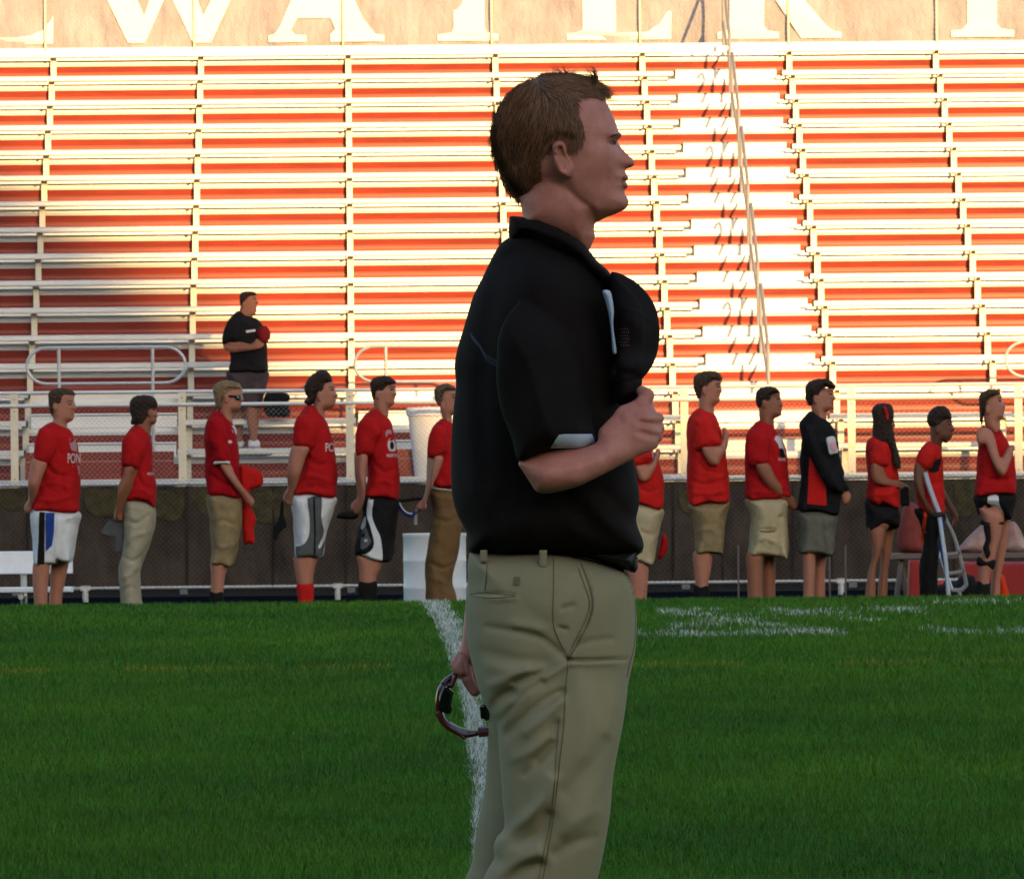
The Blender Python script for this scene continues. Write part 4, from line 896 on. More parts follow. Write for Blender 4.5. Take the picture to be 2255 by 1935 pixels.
# ------------------------------------------------------------------ the people in line, and the man on the bleachers
def cloth(name, col, amt=.10, rough=.9): return mat(name, col, rough, 0, noise=(7, amt), bump=(26, .55, .02), spec=.08)
M['red_tee'] = cloth('red_cotton', (.40, .010, .012)); M['red_tee_bright'] = cloth('bright_red_cotton', (.50, .016, .014)); M['red_polo'] = cloth('dark_red_polo', (.33, .006, .010))
M['skin_a'] = mat('fair_skin', (.38, .155, .105), .6, 0, noise=(20, .1), sss=.05); M['skin_b'] = mat('tan_skin', (.27, .105, .062), .6, 0, noise=(20, .1), sss=.05); M['skin_c'] = mat('brown_skin', (.135, .052, .032), .6, 0, noise=(20, .1))
M['h_brown'] = mat('brown_hair', (.060, .032, .018), .8, 0, noise=(45, .6), bump=(70, 1, .02)); M['h_dark'] = mat('dark_hair', (.027, .014, .010), .8, 0, noise=(45, .6), bump=(60, 1, .02)); M['h_blond'] = mat('blond_hair', (.20, .13, .065), .75, 0, noise=(50, .4), bump=(90, .8, .01))
M['h_light'] = mat('light_brown_hair', (.11, .075, .045), .8, 0, noise=(45, .5), bump=(70, 1, .02)); M['white_cloth'] = cloth('white_cloth', (.62, .62, .66), .04); M['black_cloth'] = cloth('black_cloth', (.012, .011, .012), .3); M['grey_cloth'] = cloth('grey_cloth', (.085, .09, .095)); M['blue_cloth'] = cloth('blue_cloth', (.018, .045, .24))
M['khaki_a'] = cloth('khaki_cloth', (.24, .175, .095), .2); M['khaki_b'] = cloth('stone_cloth', (.33, .29, .215), .10); M['khaki_c'] = cloth('sand_cloth', (.40, .33, .21), .12); M['brown_cloth'] = cloth('brown_cloth', (.15, .085, .038)); M['olive'] = cloth('grey_olive_cloth', (.12, .115, .09)); M['plaid'] = cloth('dark_plaid', (.055, .04, .045), .5)
M['print'] = mat('white_print', (.60, .56, .58), .8, 0); M['print_dim'] = mat('faded_print', (.42, .22, .24), .8, 0); M['pink'] = mat('pink_patch', (.65, .35, .42), .8, 0)
M['maroon_cloth'] = cloth('maroon_cloth', (.16, .012, .015)); M['shoe_grey'] = mat('grey_shoe', (.16, .14, .125), .8, 0, noise=(30, .3)); M['blue_metal'] = mat('blue_white_metal', (.55, .62, .78), .3, .4); M['orange'] = cloth('orange_red', (.62, .045, .012)); M['grey_plastic'] = mat('grey_plastic', (.30, .31, .33), .5)
K1 = crop(0, 800, 3.175); K2 = crop(420, 780, 3.065); K3 = crop(1350, 780, 3.0655); K4 = crop(1750, 780, 3.0653); K5 = crop(440, 600, 4.04)
group_line = 'people standing in line along the sideline'
VX = .0085

CL = [M[k] for k in ('red_tee', 'red_tee_bright', 'red_polo', 'white_cloth', 'black_cloth', 'khaki_a', 'khaki_b', 'khaki_c', 'brown_cloth', 'olive', 'plaid')]
class Person:
    def __init__(s, cv, cx, label, skin, Y=50.0, z0=None, group=group_line, face=True):
        s.cv = cv; s.Y = Y; s.skin = skin
        X = W2(*cv(cx, 1500), Y)[0]; z = ground_z(Y).item() if z0 is None else z0
        s.base = (X, Y, z); s.t = thing('person', label, 'person', s.base, group)
        s.bf = []; s.caps = []; s.parts = {}
        s.k = F/Y
    def form(s, pts, wid, R, yc=0.0, **k):
        k.setdefault('blur', .004); return Form(pts, s.Y, wid, R, yc, conv=s.cv, **k)
    def head(s, pts, wid=.072, ear=None, eye=None, brow=True):
        f = s.form(pts, wid, .055, blur=.0025, n=4); s.bf.append(f); s.hf = f; s.ear = ear; s.eye = eye
        s.q = s.k*(s.cv(0, 0)[0] is not None)*(1/((s.cv(1, 0)[0]-s.cv(0, 0)[0])*1.0))   # crop pixels per metre
    def features(s):
        q = s.q
        if s.ear:
            x, y = s.ear; e = s.form([(x-.014*q, y-.02*q), (x, y-.031*q), (x+.016*q, y-.022*q), (x+.016*q, y), (x+.006*q, y+.028*q), (x-.006*q, y+.026*q), (x-.014*q, y+.004*q)], .011, .009, float(s.hf.front(*s.hf.w(x, y)))-.003, blur=.001)
            s.bf.append(e)
        if s.eye:
            x, y = s.eye
            decal('eye', s.hf, [(x-.013*q, y), (x, y-.0055*q), (x+.013*q, y-.002*q), (x+.008*q, y+.005*q), (x-.004*q, y+.005*q)], M['h_dark'], s.t, s.base, lift=.003, h=.0025)
            decal('eyebrow', s.hf, [(x-.02*q, y-.016*q), (x, y-.024*q), (x+.018*q, y-.018*q), (x+.016*q, y-.013*q), (x, y-.018*q), (x-.018*q, y-.011*q)], M['h_dark'], s.t, s.base, lift=.003, h=.0025)
    def limb(s, pts, wid=.045, yc=-.2, R=None, far=None):
        s.bf.append(s.form(pts, wid, R or wid, yc, n=4))
        if far is not None: s.bf.append(s.form(pts, wid, R or wid, far, n=4))
    def part(s, name, pts, m, wid=.15, R=.08, yc=0.0, extra=(), label=None, smooth=True, disp=(), h=VX, par=None):
        if name in ('t_shirt', 'polo_shirt', 'shorts', 'top', 'tank_top', 'jacket') and not isinstance(R, list):
            ya = max(q[1] for q in pts); yb2 = min(q[1] for q in pts); hh = ya-yb2
            R = [(q[0], q[1], (.016 if q[1] > ya-.09*hh else R)) for q in pts if not (name == 'shorts' and q[1] < yb2+.10*hh)]
            xs_ = [q[0] for q in pts]; R += [(sum(xs_)/len(xs_), yb2+hh*.5, pts and R[0][2] if R[0][2] > .02 else .08)]
        if name == 'hair' and not isinstance(wid, list):
            wv = wid; hp_ = catmull([s.form(pts, .05, .05).w(*q) for q in pts], 6)
            def wid(X, Z, w_=wv, hp_=hp_):
                S_ = poly_sdf(hp_, X, Z); a_ = np.clip(1-S_/.052, 0, 1); own = w_*np.sqrt(1-a_*a_); t = np.clip(S_/.022, 0, 1)
                return np.maximum(np.maximum(-s.hf.front(X, Z), 0)-.001+.011*t, own*.98)
            R = .006
        f = s.form(pts, wid, R, yc, smooth=smooth, disp=disp); s.parts[name] = f
        o = form_obj(name, [([f]+list(extra), .006 if name == 'hair' else h, .12)], m, par or s.t, s.Y, s.base, label, noise=((.0022, 170) if name == 'hair' else (.0022, 38) if m in CL else None)); s.last = o; return f
    def decal(s, f, pts, m, name='print', smooth=True, par=None, lift=.004, h=.006):
        return decal(name, f, pts, m, par or s.last, s.base, smooth=smooth, lift=lift, h=h)
    def finish(s):
        s.features()
        ks = list(s.parts); b0_ = s.parts[ks[0]]; cxm = b0_.P[:, 0].mean(); zt, zb = b0_.P[:, 1].max(), b0_.P[:, 1].min(); hx = s.hf.P[:, 0].mean()
        s.caps = [capsule((hx*.6+cxm*.4-.01, 0, zt-.01), (cxm, 0, (zt+zb)/2), .030, .06), capsule((cxm, 0, (zt+zb)/2), (cxm, 0, zb-.08), .06, .055), capsule((cxm, -.07, zb-.10), (cxm, .08, zb-.10), .05, .05)]
        # bodies: legs go down to shoes on the ground
        form_obj('body', [(s.bf, .0068, .12, s.caps)], s.skin, s.t, s.Y, s.base)
    def foot(s, x0, x1, yc, m=None, name='shoe'):
        xa = W2(*s.cv(x0, 1500), s.Y+yc)[0]; xb = W2(*s.cv(x1, 1500), s.Y+yc)[0]; z = s.base[2]
        form_obj(name, [([], .008, .3, [capsule((xa+.03, yc, z+.05), (xb+.03, yc, z+.045), .05, .048), capsule((xb, yc, z+.04), (xb+.13, yc, z+.035), .045, .03)])], m or M['shoe_grey'], s.t, s.Y, s.base)
def sl(P, pts, yc=-.17, wid=.07): return P.form(pts, wid, .065, yc)
FOLD = lambda *L: [(list(p), a, .012) for p, a in L]

# 1
p = Person(K1, 335, 'leftmost man in red tee and white shorts with a blue side stripe', M['skin_a'])
p.head([(372,390),(360,360),(345,290),(340,240),(360,197),(410,180),(470,182),(512,205),(520,235),(519,262),(528,290),(536,312),(528,328),(520,335),(524,350),(516,362),(518,378),(508,398),(488,410),(470,422),(468,470),(440,520),(370,480),(360,430)], ear=(385,305), eye=(492,285))
shp = p.part('t_shirt', [(370,408),(300,440),(260,500),(245,560),(236,680),(248,800),(236,900),(232,1022),(300,1037),(400,1046),(542,1042),(558,950),(562,820),(547,700),(546,600),(528,530),(500,475),(462,445),(415,420)], M['red_tee'], [(400,500,.15),(400,700,.17),(400,980,.17),(520,700,.12),(260,700,.10)], .085,
    extra=[sl(p, [(290,450),(360,470),(395,560),(375,640),(328,708),(238,682),(240,570),(260,500)])], disp=FOLD(([(330,720),(420,780),(520,790)], -.012), ([(300,850),(400,830),(500,880)], .010), ([(420,600),(450,700),(440,850)], -.008), ([(260,940),(380,960),(500,930)], .010)))
text_on('print', shp, 'PON', 480, 695, 95, M['print'], p.last, p.base, sx=.42, lift=.006)
p.decal(shp, [(495,530),(520,520),(535,560),(548,610),(530,615),(505,600)], M['print_dim'])
p.decal(shp, [(510,710),(550,715),(556,780),(535,740)], M['print_dim'])
p.limb([(240,660),(330,690),(300,790),(270,880),(238,960),(222,1010),(200,1046),(178,1032),(180,985),(200,950),(196,860),(206,770)], .042, [(280,700,-.19),(240,850,-.19),(200,1000,-.06),(300,760,-.19)])
p.limb([(240,660),(330,690),(300,790),(270,880),(238,960),(222,1010),(200,1046),(178,1032),(180,985),(200,950),(196,860),(206,770)], .042, [(280,700,.19),(240,850,.19),(200,1000,.05),(300,760,.19)])
p.limb([(240,1380),(345,1380),(335,1560),(330,1690),(325,1860),(245,1860),(240,1690),(228,1520)], .058, -.09)
p.limb([(365,1370),(475,1370),(466,1470),(440,1600),(432,1690),(430,1860),(350,1860),(340,1690),(350,1560)], .058, .09)
so_ = p.part('shorts', [(235,1010),(543,1030),(546,1150),(528,1270),(497,1388),(410,1376),(395,1400),(320,1408),(245,1402),(230,1250)], M['white_cloth'], .17, .09, disp=FOLD(([(480,1100),(450,1250),(410,1380)], -.014), ([(410,1060),(420,1200),(400,1330)], .010)))
p.decal(so_, [(285,1035),(325,1040),(322,1400),(271,1400),(280,1200)], M['black_cloth'], 'side_stripe', False)
p.decal(so_, [(328,1042),(392,1044),(388,1180),(375,1270),(330,1312)], M['blue_cloth'], 'side_panel', False)
p.part('hair', [(340,290),(336,230),(350,193),(400,172),(460,173),(512,195),(527,225),(500,230),(462,228),(440,250),(428,288),(402,295),(388,335),(374,378),(352,345)], M['h_brown'], .080, .05)
p.foot(250, 330, -.09); p.foot(350, 430, .09); p.finish()
# 2
p = Person(K1, 930, 'man with thick curly dark hair, red tee and long stone trousers, hands behind him', M['skin_b'])
p.head([(1000,270),(1078,285),(1088,315),(1100,350),(1104,370),(1094,382),(1096,398),(1084,424),(1060,437),(1052,500),(1020,540),(960,480),(940,400),(930,320)], ear=(1050,350), eye=(1078,322))
shp = p.part('t_shirt', [(940,432),(900,470),(860,530),(846,620),(850,720),(846,800),(880,890),(882,960),(960,958),(1040,972),(1085,1002),(1092,850),(1072,760),(1064,650),(1062,560),(1037,485),(990,440)], M['red_tee'], .15, .08, extra=[sl(p, [(880,500),(950,490),(1008,560),(1000,640),(966,735),(890,730),(852,700),(852,580)])], disp=FOLD(([(960,780),(1010,850),(1060,870)], -.012), ([(900,900),(980,880),(1060,920)], .01)))
text_on('print', shp, 'MSD', 1036, 780, 26, M['print'], p.last, p.base, sx=.8, lift=.006)
A2 = [(888,715),(966,720),(945,810),(920,900),(880,970),(862,1010),(855,1080),(830,1110),(803,1080),(806,1030),(820,960),(830,850),(860,790)]
p.limb(A2, .04, [(920,740,-.18),(880,850,-.18),(830,1060,-.07),(900,780,-.18)]); p.limb(A2, .04, [(920,740,.18),(880,850,.18),(830,1060,.03),(900,780,.18)])
p.part('trousers', [(888,945),(1040,962),(1084,1005),(1086,1120),(1062,1230),(1022,1330),(988,1430),(982,1530),(988,1640),(1000,1690),(990,1850),(860,1850),(848,1690),(836,1560),(830,1440),(850,1340),(868,1200),(862,1050)], M['khaki_b'], .15, .075, disp=FOLD(([(880,1080),(960,1120),(1040,1060)], -.014), ([(880,1250),(960,1200),(1040,1180)], .012), ([(860,1350),(940,1380),(1000,1350)], -.014), ([(850,1500),(920,1470),(970,1430)], .012), ([(850,1600),(920,1560),(970,1580)], -.012)))
p.part('hair', [(905,290),(918,250),(960,225),(1030,220),(1075,238),(1100,275),(1096,310),(1060,328),(1046,365),(1020,405),(990,430),(940,432),(913,420),(920,380),(906,335)], M['h_dark'], .088, .06)
p.foot(870, 960, -.07); p.foot(890, 980, .08); p.finish()
# 3
p = Person(K2, 180, 'fair-haired man in sunglasses and dark red polo over patterned tan shorts', M['skin_a'])
p.head([(200,230),(340,225),(346,255),(352,290),(358,312),(342,325),(340,345),(330,372),(302,390),(282,402),(282,470),(250,500),(205,440),(195,330)], ear=(240,300))
shp = p.part('polo_shirt', [(165,378),(122,420),(97,500),(90,600),(98,700),(96,800),(105,880),(122,948),(220,962),(325,972),(336,900),(332,760),(322,640),(310,560),(290,480),(250,425),(205,388)], M['red_polo'], .15, .085, extra=[sl(p, [(125,440),(200,430),(240,520),(256,620),(262,738),(160,738),(148,650),(108,560)])], disp=FOLD(([(130,800),(200,860),(300,880)], -.012), ([(280,560),(290,700),(300,850)], .01)))
p.decal(shp, [(280,480),(300,490),(312,530),(300,540),(285,520)], M['print'], 'placket')
p.decal(shp, [(258,585),(275,580),(285,596),(262,600)], M['print'], 'emblem')
tr_ = p.form([(158,722),(200,714),(256,716),(264,742),(210,742),(158,748)], .073, .03, -.175)
form_obj('sleeve_trim', [([tr_], .006)], M['white_cloth'], p.last, p.Y, p.base)
p.limb([(195,735),(262,735),(300,810),(350,890),(400,950),(428,990),(412,1028),(385,1018),(350,962),(290,885),(230,805)], .036, [(230,750,-.18),(300,860,-.18),(400,990,-.08),(250,800,-.18)], far=.16)
so_ = p.part('shorts', [(118,935),(330,960),(346,1080),(338,1200),(312,1340),(277,1432),(210,1425),(138,1414),(140,1300),(123,1100)], M['khaki_a'], .16, .085, disp=FOLD(([(140,1150),(230,1120),(320,1160)], -.012), ([(150,1280),(230,1300),(310,1260)], .012)))
p.limb([(140,1400),(242,1400),(232,1500),(220,1600),(215,1850),(140,1850),(135,1600),(138,1500)], .052, -.075, far=.085)
sk = p.part('sock', [(132,1598),(218,1598),(218,1700),(216,1850),(138,1850),(134,1700)], M['black_cloth'], .058, .05, -.075)
p.part('hair', [(155,275),(148,230),(175,193),(230,175),(290,182),(332,203),(350,240),(300,246),(255,262),(238,300),(218,322),(208,362),(190,375),(165,335)], M['h_blond'], .082, .05)
decal('sunglasses', p.hf, [(238,276),(300,279),(330,274),(346,280),(344,298),(328,310),(308,306),(298,292),(238,287)], M['lens'], p.t, p.base, lift=.007, h=.003)
p.foot(145, 220, -.075, M['black_cloth']); p.foot(150, 225, .085, M['black_cloth']); p.finish()
# 4
p = Person(K2, 780, 'man with dark hair curling at his collar, red tee, white shorts with grey side panels and red socks', M['skin_a'])
p.t['label'] = 'man with dark swept back hair, red tee, white and grey shorts, red socks'
p.head([(850,200),(950,178),(962,205),(975,240),(984,262),(996,282),(980,296),(982,312),(974,325),(972,345),(940,370),(905,382),(902,440),(870,470),(830,400),(835,280)], ear=(868,285), eye=(955,240))
shp = p.part('t_shirt', [(790,345),(742,390),(708,450),(696,560),(698,640),(740,660),(748,760),(712,830),(694,942),(800,948),(965,970),(984,880),(992,780),(970,660),(960,580),(932,490),(898,425),(850,362)], M['red_tee'], .16, .085, extra=[sl(p, [(720,420),(810,420),(850,520),(822,632),(702,627),(694,520)])], disp=FOLD(([(760,680),(860,740),(960,740)], -.012), ([(730,840),(830,820),(950,860)], .012), ([(740,910),(850,890),(950,920)], -.008)))
text_on('print', shp, 'PO', 912, 655, 80, M['print'], p.last, p.base, sx=.55, lift=.006)
A4 = [(695,615),(802,622),(772,710),(742,810),(712,900),(692,960),(690,1010),(652,1022),(627,985),(632,940),(655,900),(650,820),(662,700)]
p.limb(A4, .042, [(740,650,-.19),(700,800,-.19),(655,980,-.06),(720,700,-.19)]); p.limb(A4, .042, [(740,650,.19),(700,800,.19),(655,980,.04),(720,700,.19)])
so_ = p.part('shorts', [(692,932),(970,958),(966,1050),(932,1150),(906,1270),(886,1365),(800,1372),(710,1365),(700,1250),(689,1100)], M['white_cloth'], .17, .09, disp=FOLD(([(930,1000),(920,1120),(890,1250)], -.01)))
p.decal(so_, [(795,952),(884,962),(886,1100),(905,1200),(904,1280),(884,1362),(800,1368),(712,1362),(706,1302),(762,1282),(802,1220),(806,1100)], M['grey_cloth'], 'side_panel')
p.decal(so_, [(830,960),(842,960),(850,1200),(846,1355),(834,1355),(838,1200)], M['black_cloth'], 'stripe', False, lift=.008)
p.limb([(705,1350),(850,1350),(836,1450),(825,1540),(820,1850),(742,1850),(727,1600),(706,1480)], .055, -.08, far=.09)
p.part('sock', [(722,1542),(826,1542),(826,1700),(820,1850),(740,1850),(728,1700)], M['red_tee_bright'], .060, .05, -.08)
p.part('hair', [(770,212),(790,168),(832,128),(880,106),(932,120),(957,178),(948,192),(915,202),(900,242),(862,262),(852,292),(842,320),(802,347),(764,322),(784,292),(768,250)], M['h_dark'], .084, .055)
p.foot(745, 820, -.08, M['red_tee_bright']); p.foot(750, 825, .09, M['red_tee_bright']); p.finish()
# 5
p = Person(K2, 1200, 'man in red tee with white crest and black shorts with a curved white stripe', M['skin_a'])
p.head([(1250,220),(1378,195),(1382,225),(1384,250),(1394,272),(1380,286),(1382,300),(1374,312),(1376,332),(1350,356),(1337,372),(1330,430),(1300,450),(1250,390),(1232,310)], ear=(1262,275), eye=(1358,238))
shp = p.part('t_shirt', [(1235,370),(1172,410),(1132,480),(1117,580),(1117,680),(1175,700),(1198,780),(1190,860),(1183,962),(1300,970),(1394,980),(1410,880),(1406,760),(1392,660),(1382,580),(1357,470),(1320,415),(1280,385)], M['red_tee'], .16, .085, extra=[sl(p, [(1140,450),(1225,430),(1290,520),(1252,600),(1217,680),(1117,680),(1115,560)])], disp=FOLD(([(1230,720),(1310,790),(1390,780)], -.012), ([(1210,880),(1300,850),(1390,890)], .012)))
p.decal(shp, [(1345,570),(1358,560),(1372,575),(1385,620),(1382,650),(1355,655),(1338,640),(1332,600)], M['print'], 'crest')
p.decal(shp, [(1350,595),(1366,592),(1374,620),(1364,642),(1350,630)], M['black_cloth'], 'crest_mark', lift=.008)
p.decal(shp, [(1318,525),(1340,508),(1362,520),(1366,545),(1340,535),(1322,560)], M['print_dim'])
text_on('print', shp, 'NORTH', 1325, 692, 30, M['print'], p.last, p.base, sx=.7, lift=.006)
A5 = [(1112,670),(1192,680),(1185,800),(1180,900),(1170,990),(1142,1060),(1110,1082),(1082,1042),(1090,1000),(1125,960),(1112,850),(1106,760)]
p.limb(A5, .04, [(1150,700,-.19),(1150,850,-.19),(1110,1040,-.07),(1140,760,-.19)]); p.limb(A5, .04, [(1150,700,.19),(1150,850,.19),(1110,1040,.04),(1140,760,.19)])
so_ = p.part('shorts', [(1183,950),(1395,968),(1396,1100),(1382,1250),(1352,1385),(1290,1402),(1200,1378),(1104,1346),(1130,1200),(1160,1080)], M['black_cloth'], .17, .09)
p.decal(so_, [(1205,966),(1236,968),(1226,1080),(1250,1160),(1285,1240),(1294,1396),(1210,1376),(1132,1352),(1200,1338),(1240,1280),(1218,1170),(1190,1080)], M['white_cloth'], 'side_stripe')
p.decal(so_, [(1165,1100),(1185,1100),(1178,1165),(1150,1175)], M['grey_plastic'], 'logo'); p.decal(so_, [(1160,1185),(1185,1165),(1205,1220),(1222,1260),(1190,1300),(1150,1305)], M['grey_cloth'], 'logo')
p.decal(so_, [(1170,1240),(1186,1250),(1200,1240),(1190,1254),(1200,1266),(1186,1258),(1172,1266),(1180,1254)], M['print'], 'logo', False, lift=.008, h=.003)
p.limb([(1132,1350),(1290,1380),(1270,1470),(1250,1540),(1245,1850),(1150,1850),(1140,1540),(1136,1450)], .056, -.08, far=.09)
p.part('sock', [(1138,1532),(1255,1532),(1250,1700),(1246,1850),(1150,1850),(1142,1700)], M['black_cloth'], .062, .055, -.08)
p.part('hair', [(1210,200),(1232,163),(1280,146),(1340,149),(1387,190),(1372,207),(1330,218),(1310,242),(1275,257),(1252,272),(1242,322),(1224,292)], M['h_dark'], .081, .05)
p.foot(1155, 1240, -.08, M['black_cloth']); p.foot(1160, 1245, .09, M['black_cloth']); p.finish()
# 6
p = Person(K2, 1700, 'man in red tee, white belt and brown trousers half hidden by the foreground man', M['skin_a'])
p.head([(1690,250),(1782,238),(1800,262),(1806,290),(1818,312),(1804,325),(1806,345),(1800,372),(1788,400),(1762,420),(1762,480),(1740,500),(1702,440),(1682,350)], ear=(1700,350), eye=(1778,292))
shp = p.part('t_shirt', [(1700,432),(1642,480),(1607,560),(1596,650),(1602,750),(1642,885),(1760,905),(1822,900),(1835,780),(1825,700),(1802,540),(1762,460)], M['red_tee'], .15, .085, extra=[sl(p, [(1645,480),(1715,500),(1738,600),(1700,690),(1602,692),(1602,580)])])
A6 = [(1606,680),(1702,688),(1682,780),(1642,870),(1612,930),(1592,1000),(1590,1042),(1552,1062),(1522,1030),(1540,1000),(1572,960),(1590,860)]
p.limb(A6, .04, [(1650,700,-.18),(1630,830,-.18),(1560,1020,-.06),(1640,760,-.18)]); p.limb(A6, .04, [(1650,700,.18),(1630,830,.18),(1560,1020,.04),(1640,760,.18)])
p.part('trousers', [(1620,920),(1830,925),(1836,1100),(1812,1300),(1785,1430),(1765,1540),(1800,1660),(1800,1850),(1600,1850),(1586,1660),(1584,1400),(1618,1200),(1638,1050)], M['brown_cloth'], .15, .08, disp=FOLD(([(1650,1100),(1730,1130),(1800,1100)], -.012), ([(1610,1400),(1700,1440),(1770,1420)], -.014), ([(1600,1500),(1680,1520),(1750,1560)], .012)))
p.part('belt', [(1640,882),(1760,898),(1832,903),(1832,932),(1760,937),(1632,918)], M['white_cloth'], .158, .07)
p.part('hair', [(1640,272),(1648,230),(1690,203),(1740,197),(1790,225),(1788,245),(1732,252),(1702,292),(1707,330),(1682,352),(1660,332)], M['h_light'], .08, .05)
p.foot(1620, 1700, -.07); p.foot(1640, 1730, .08); p.finish()
# 7 (mostly behind the man in front)
p = Person(K3, 180, 'man in red tee and tan shorts mostly hidden behind the foreground man, hand on chest', M['skin_a'])
p.head([(60,490),(50,430),(70,385),(120,370),(170,385),(185,420),(195,450),(205,470),(192,485),(190,520),(160,545),(130,560),(130,610),(70,600),(70,540)])
shp = p.part('t_shirt', [(70,560),(20,610),(0,700),(10,800),(20,1000),(180,1012),(325,1046),(345,900),(332,800),(302,700),(262,640),(200,590),(130,560)], M['red_tee_bright'], .15, .085, extra=[sl(p, [(40,620),(160,600),(230,650),(262,700),(160,770),(60,780)])], disp=FOLD(([(160,900),(240,930),(320,900)], -.012)))
p.limb([(150,740),(252,738),(292,640),(322,650),(318,690),(290,760),(252,830),(210,862),(172,835)], .038, [(180,780,-.19),(240,800,-.18),(300,670,-.12),(210,820,-.19)])
p.decal(shp, [(262,660),(272,658),(276,700),(268,715)], M['print'])
p.limb([(108,1400),(232,1410),(228,1640),(230,1850),(130,1850),(112,1550)], .055, -.08, far=.09)
so_ = p.part('shorts', [(60,1000),(325,1036),(322,1150),(292,1300),(266,1422),(170,1402),(90,1390),(60,1200)], M['khaki_c'], .16, .085, disp=FOLD(([(190,1200),(260,1215),(310,1190)], -.012)))
p.part('hair', [(50,480),(40,420),(70,372),(120,360),(175,378),(188,415),(140,420),(100,450),(90,500),(70,520)], M['h_brown'], .08, .05); p.foot(140, 225, -.08); p.foot(145, 230, .09); p.finish()
# 8
p = Person(K3, 620, 'tall man in plain red tee and tan shorts with his right hand on his heart', M['skin_a'])
p.head([(600,180),(728,165),(730,195),(728,220),(738,250),(724,264),(726,280),(718,292),(720,315),(690,346),(677,362),(674,420),(640,450),(585,400),(580,290)], ear=(615,245), eye=(708,218))
shp = p.part('t_shirt', [(575,362),(530,400),(502,460),(496,600),(503,700),(496,850),(520,1016),(640,1004),(775,997),(782,850),(772,750),(762,660),(742,560),(717,470),(682,405),(625,372)], M['red_tee_bright'], .16, .085, extra=[sl(p, [(545,430),(635,425),(690,510),(738,590),(702,622),(562,647),(542,560)])], disp=FOLD(([(530,850),(620,880),(760,840)], -.012), ([(530,930),(640,940),(760,920)], .01), ([(560,700),(620,780),(720,800)], -.01)))
p.limb([(600,625),(702,618),(722,598),(745,560),(738,500),(768,502),(782,560),(767,640),(732,700),(712,742),(672,747),(638,718)], .038, [(640,660,-.20),(690,710,-.20),(750,540,-.13),(680,650,-.20)])
p.limb([(545,1330),(662,1330),(662,1450),(642,1560),(640,1850),(557,1850),(555,1560),(545,1450)], .052, -.075, far=.085)
so_ = p.part('shorts', [(520,1005),(775,985),(762,1100),(742,1330),(735,1347),(640,1345),(558,1337),(548,1200),(530,1100)], M['khaki_a'], .16, .085, disp=FOLD(([(640,1020),(690,1030),(730,1020)], -.01), ([(560,1200),(650,1180),(740,1220)], .01)))
p.part('sock', [(550,1560),(645,1560),(645,1700),(640,1850),(556,1850),(552,1700)], M['black_cloth'], .058, .05, -.075)
p.part('hair', [(540,192),(548,150),(590,120),(660,110),(717,128),(738,166),(722,187),(682,182),(642,212),(632,232),(602,234),(592,292),(575,302),(550,252)], M['h_brown'], .081, .05)
p.foot(560, 640, -.075, M['black_cloth']); p.foot(565, 645, .085, M['black_cloth']); p.finish()
# 9
p = Person(K3, 1000, 'man in red tee with white chest print and pale cargo shorts, hands clasped low', M['skin_b'])
p.head([(1010,300),(1120,250),(1128,285),(1134,310),(1148,345),(1138,358),(1142,375),(1136,388),(1138,408),(1110,426),(1082,442),(1074,500),(1040,520),(995,470),(985,360)], ear=(1020,335), eye=(1112,300))
shp = p.part('t_shirt', [(1000,444),(952,470),(907,530),(889,620),(891,750),(890,880),(905,977),(1050,987),(1160,972),(1200,962),(1187,850),(1177,700),(1152,600),(1112,530),(1062,472)], M['red_tee'], .16, .085, extra=[sl(p, [(920,520),(1005,500),(1058,560),(1052,650),(1047,740),(932,757),(892,680),(892,600)])], disp=FOLD(([(920,820),(1020,860),(1150,840)], -.012), ([(910,920),(1020,930),(1150,900)], .01)))
p.decal(shp, [(1085,570),(1105,545),(1130,560),(1145,610),(1160,680),(1140,690),(1120,640),(1105,600)], M['print'], 'print'); p.decal(shp, [(1118,640),(1145,640),(1156,690),(1130,695)], M['black_cloth'], 'print', lift=.008)
text_on('print', shp, 'PONIES', 1110, 718, 26, M['print'], p.last, p.base, sx=.6, lift=.006)
p.limb([(960,740),(1047,735),(1092,820),(1152,900),(1212,960),(1252,1010),(1247,1045),(1212,1052),(1152,992),(1082,932),(1012,852)], .038, [(1000,760,-.19),(1080,880,-.17),(1230,1020,-.04),(1050,800,-.19)])
p.limb([(960,740),(1047,735),(1092,820),(1152,900),(1212,960),(1252,1010),(1247,1045),(1212,1052),(1152,992),(1082,932),(1012,852)], .038, [(1000,760,.19),(1080,880,.17),(1230,1020,.04),(1050,800,.19)])
p.limb([(905,1340),(1012,1350),(1006,1450),(1000,1850),(922,1850),(905,1500)], .055, -.09)
p.limb([(1015,1340),(1088,1360),(1096,1640),(1090,1850),(1015,1850),(1005,1500)], .052, .09)
so_ = p.part('shorts', [(905,965),(1170,960),(1176,1100),(1186,1250),(1172,1382),(1112,1368),(1000,1360),(918,1356),(920,1250),(930,1100)], M['khaki_c'], .17, .09, disp=FOLD(([(960,1190),(1030,1182),(1090,1192)], -.012), ([(1120,1100),(1125,1250),(1110,1360)], -.02), ([(960,1260),(1030,1240),(1100,1270)], .012)))
p.decal(so_, [(972,1186),(1030,1190),(1088,1186),(1086,1196),(1030,1200),(974,1196)], M['brown_cloth'], 'pocket_flap', False)
p.part('hair', [(960,292),(972,245),(1020,220),(1082,220),(1118,240),(1124,264),(1072,272),(1062,312),(1012,337),(997,372),(970,342)], M['h_dark'], .081, .05)
p.foot(925, 1000, -.09); p.foot(1010, 1085, .09); p.finish()
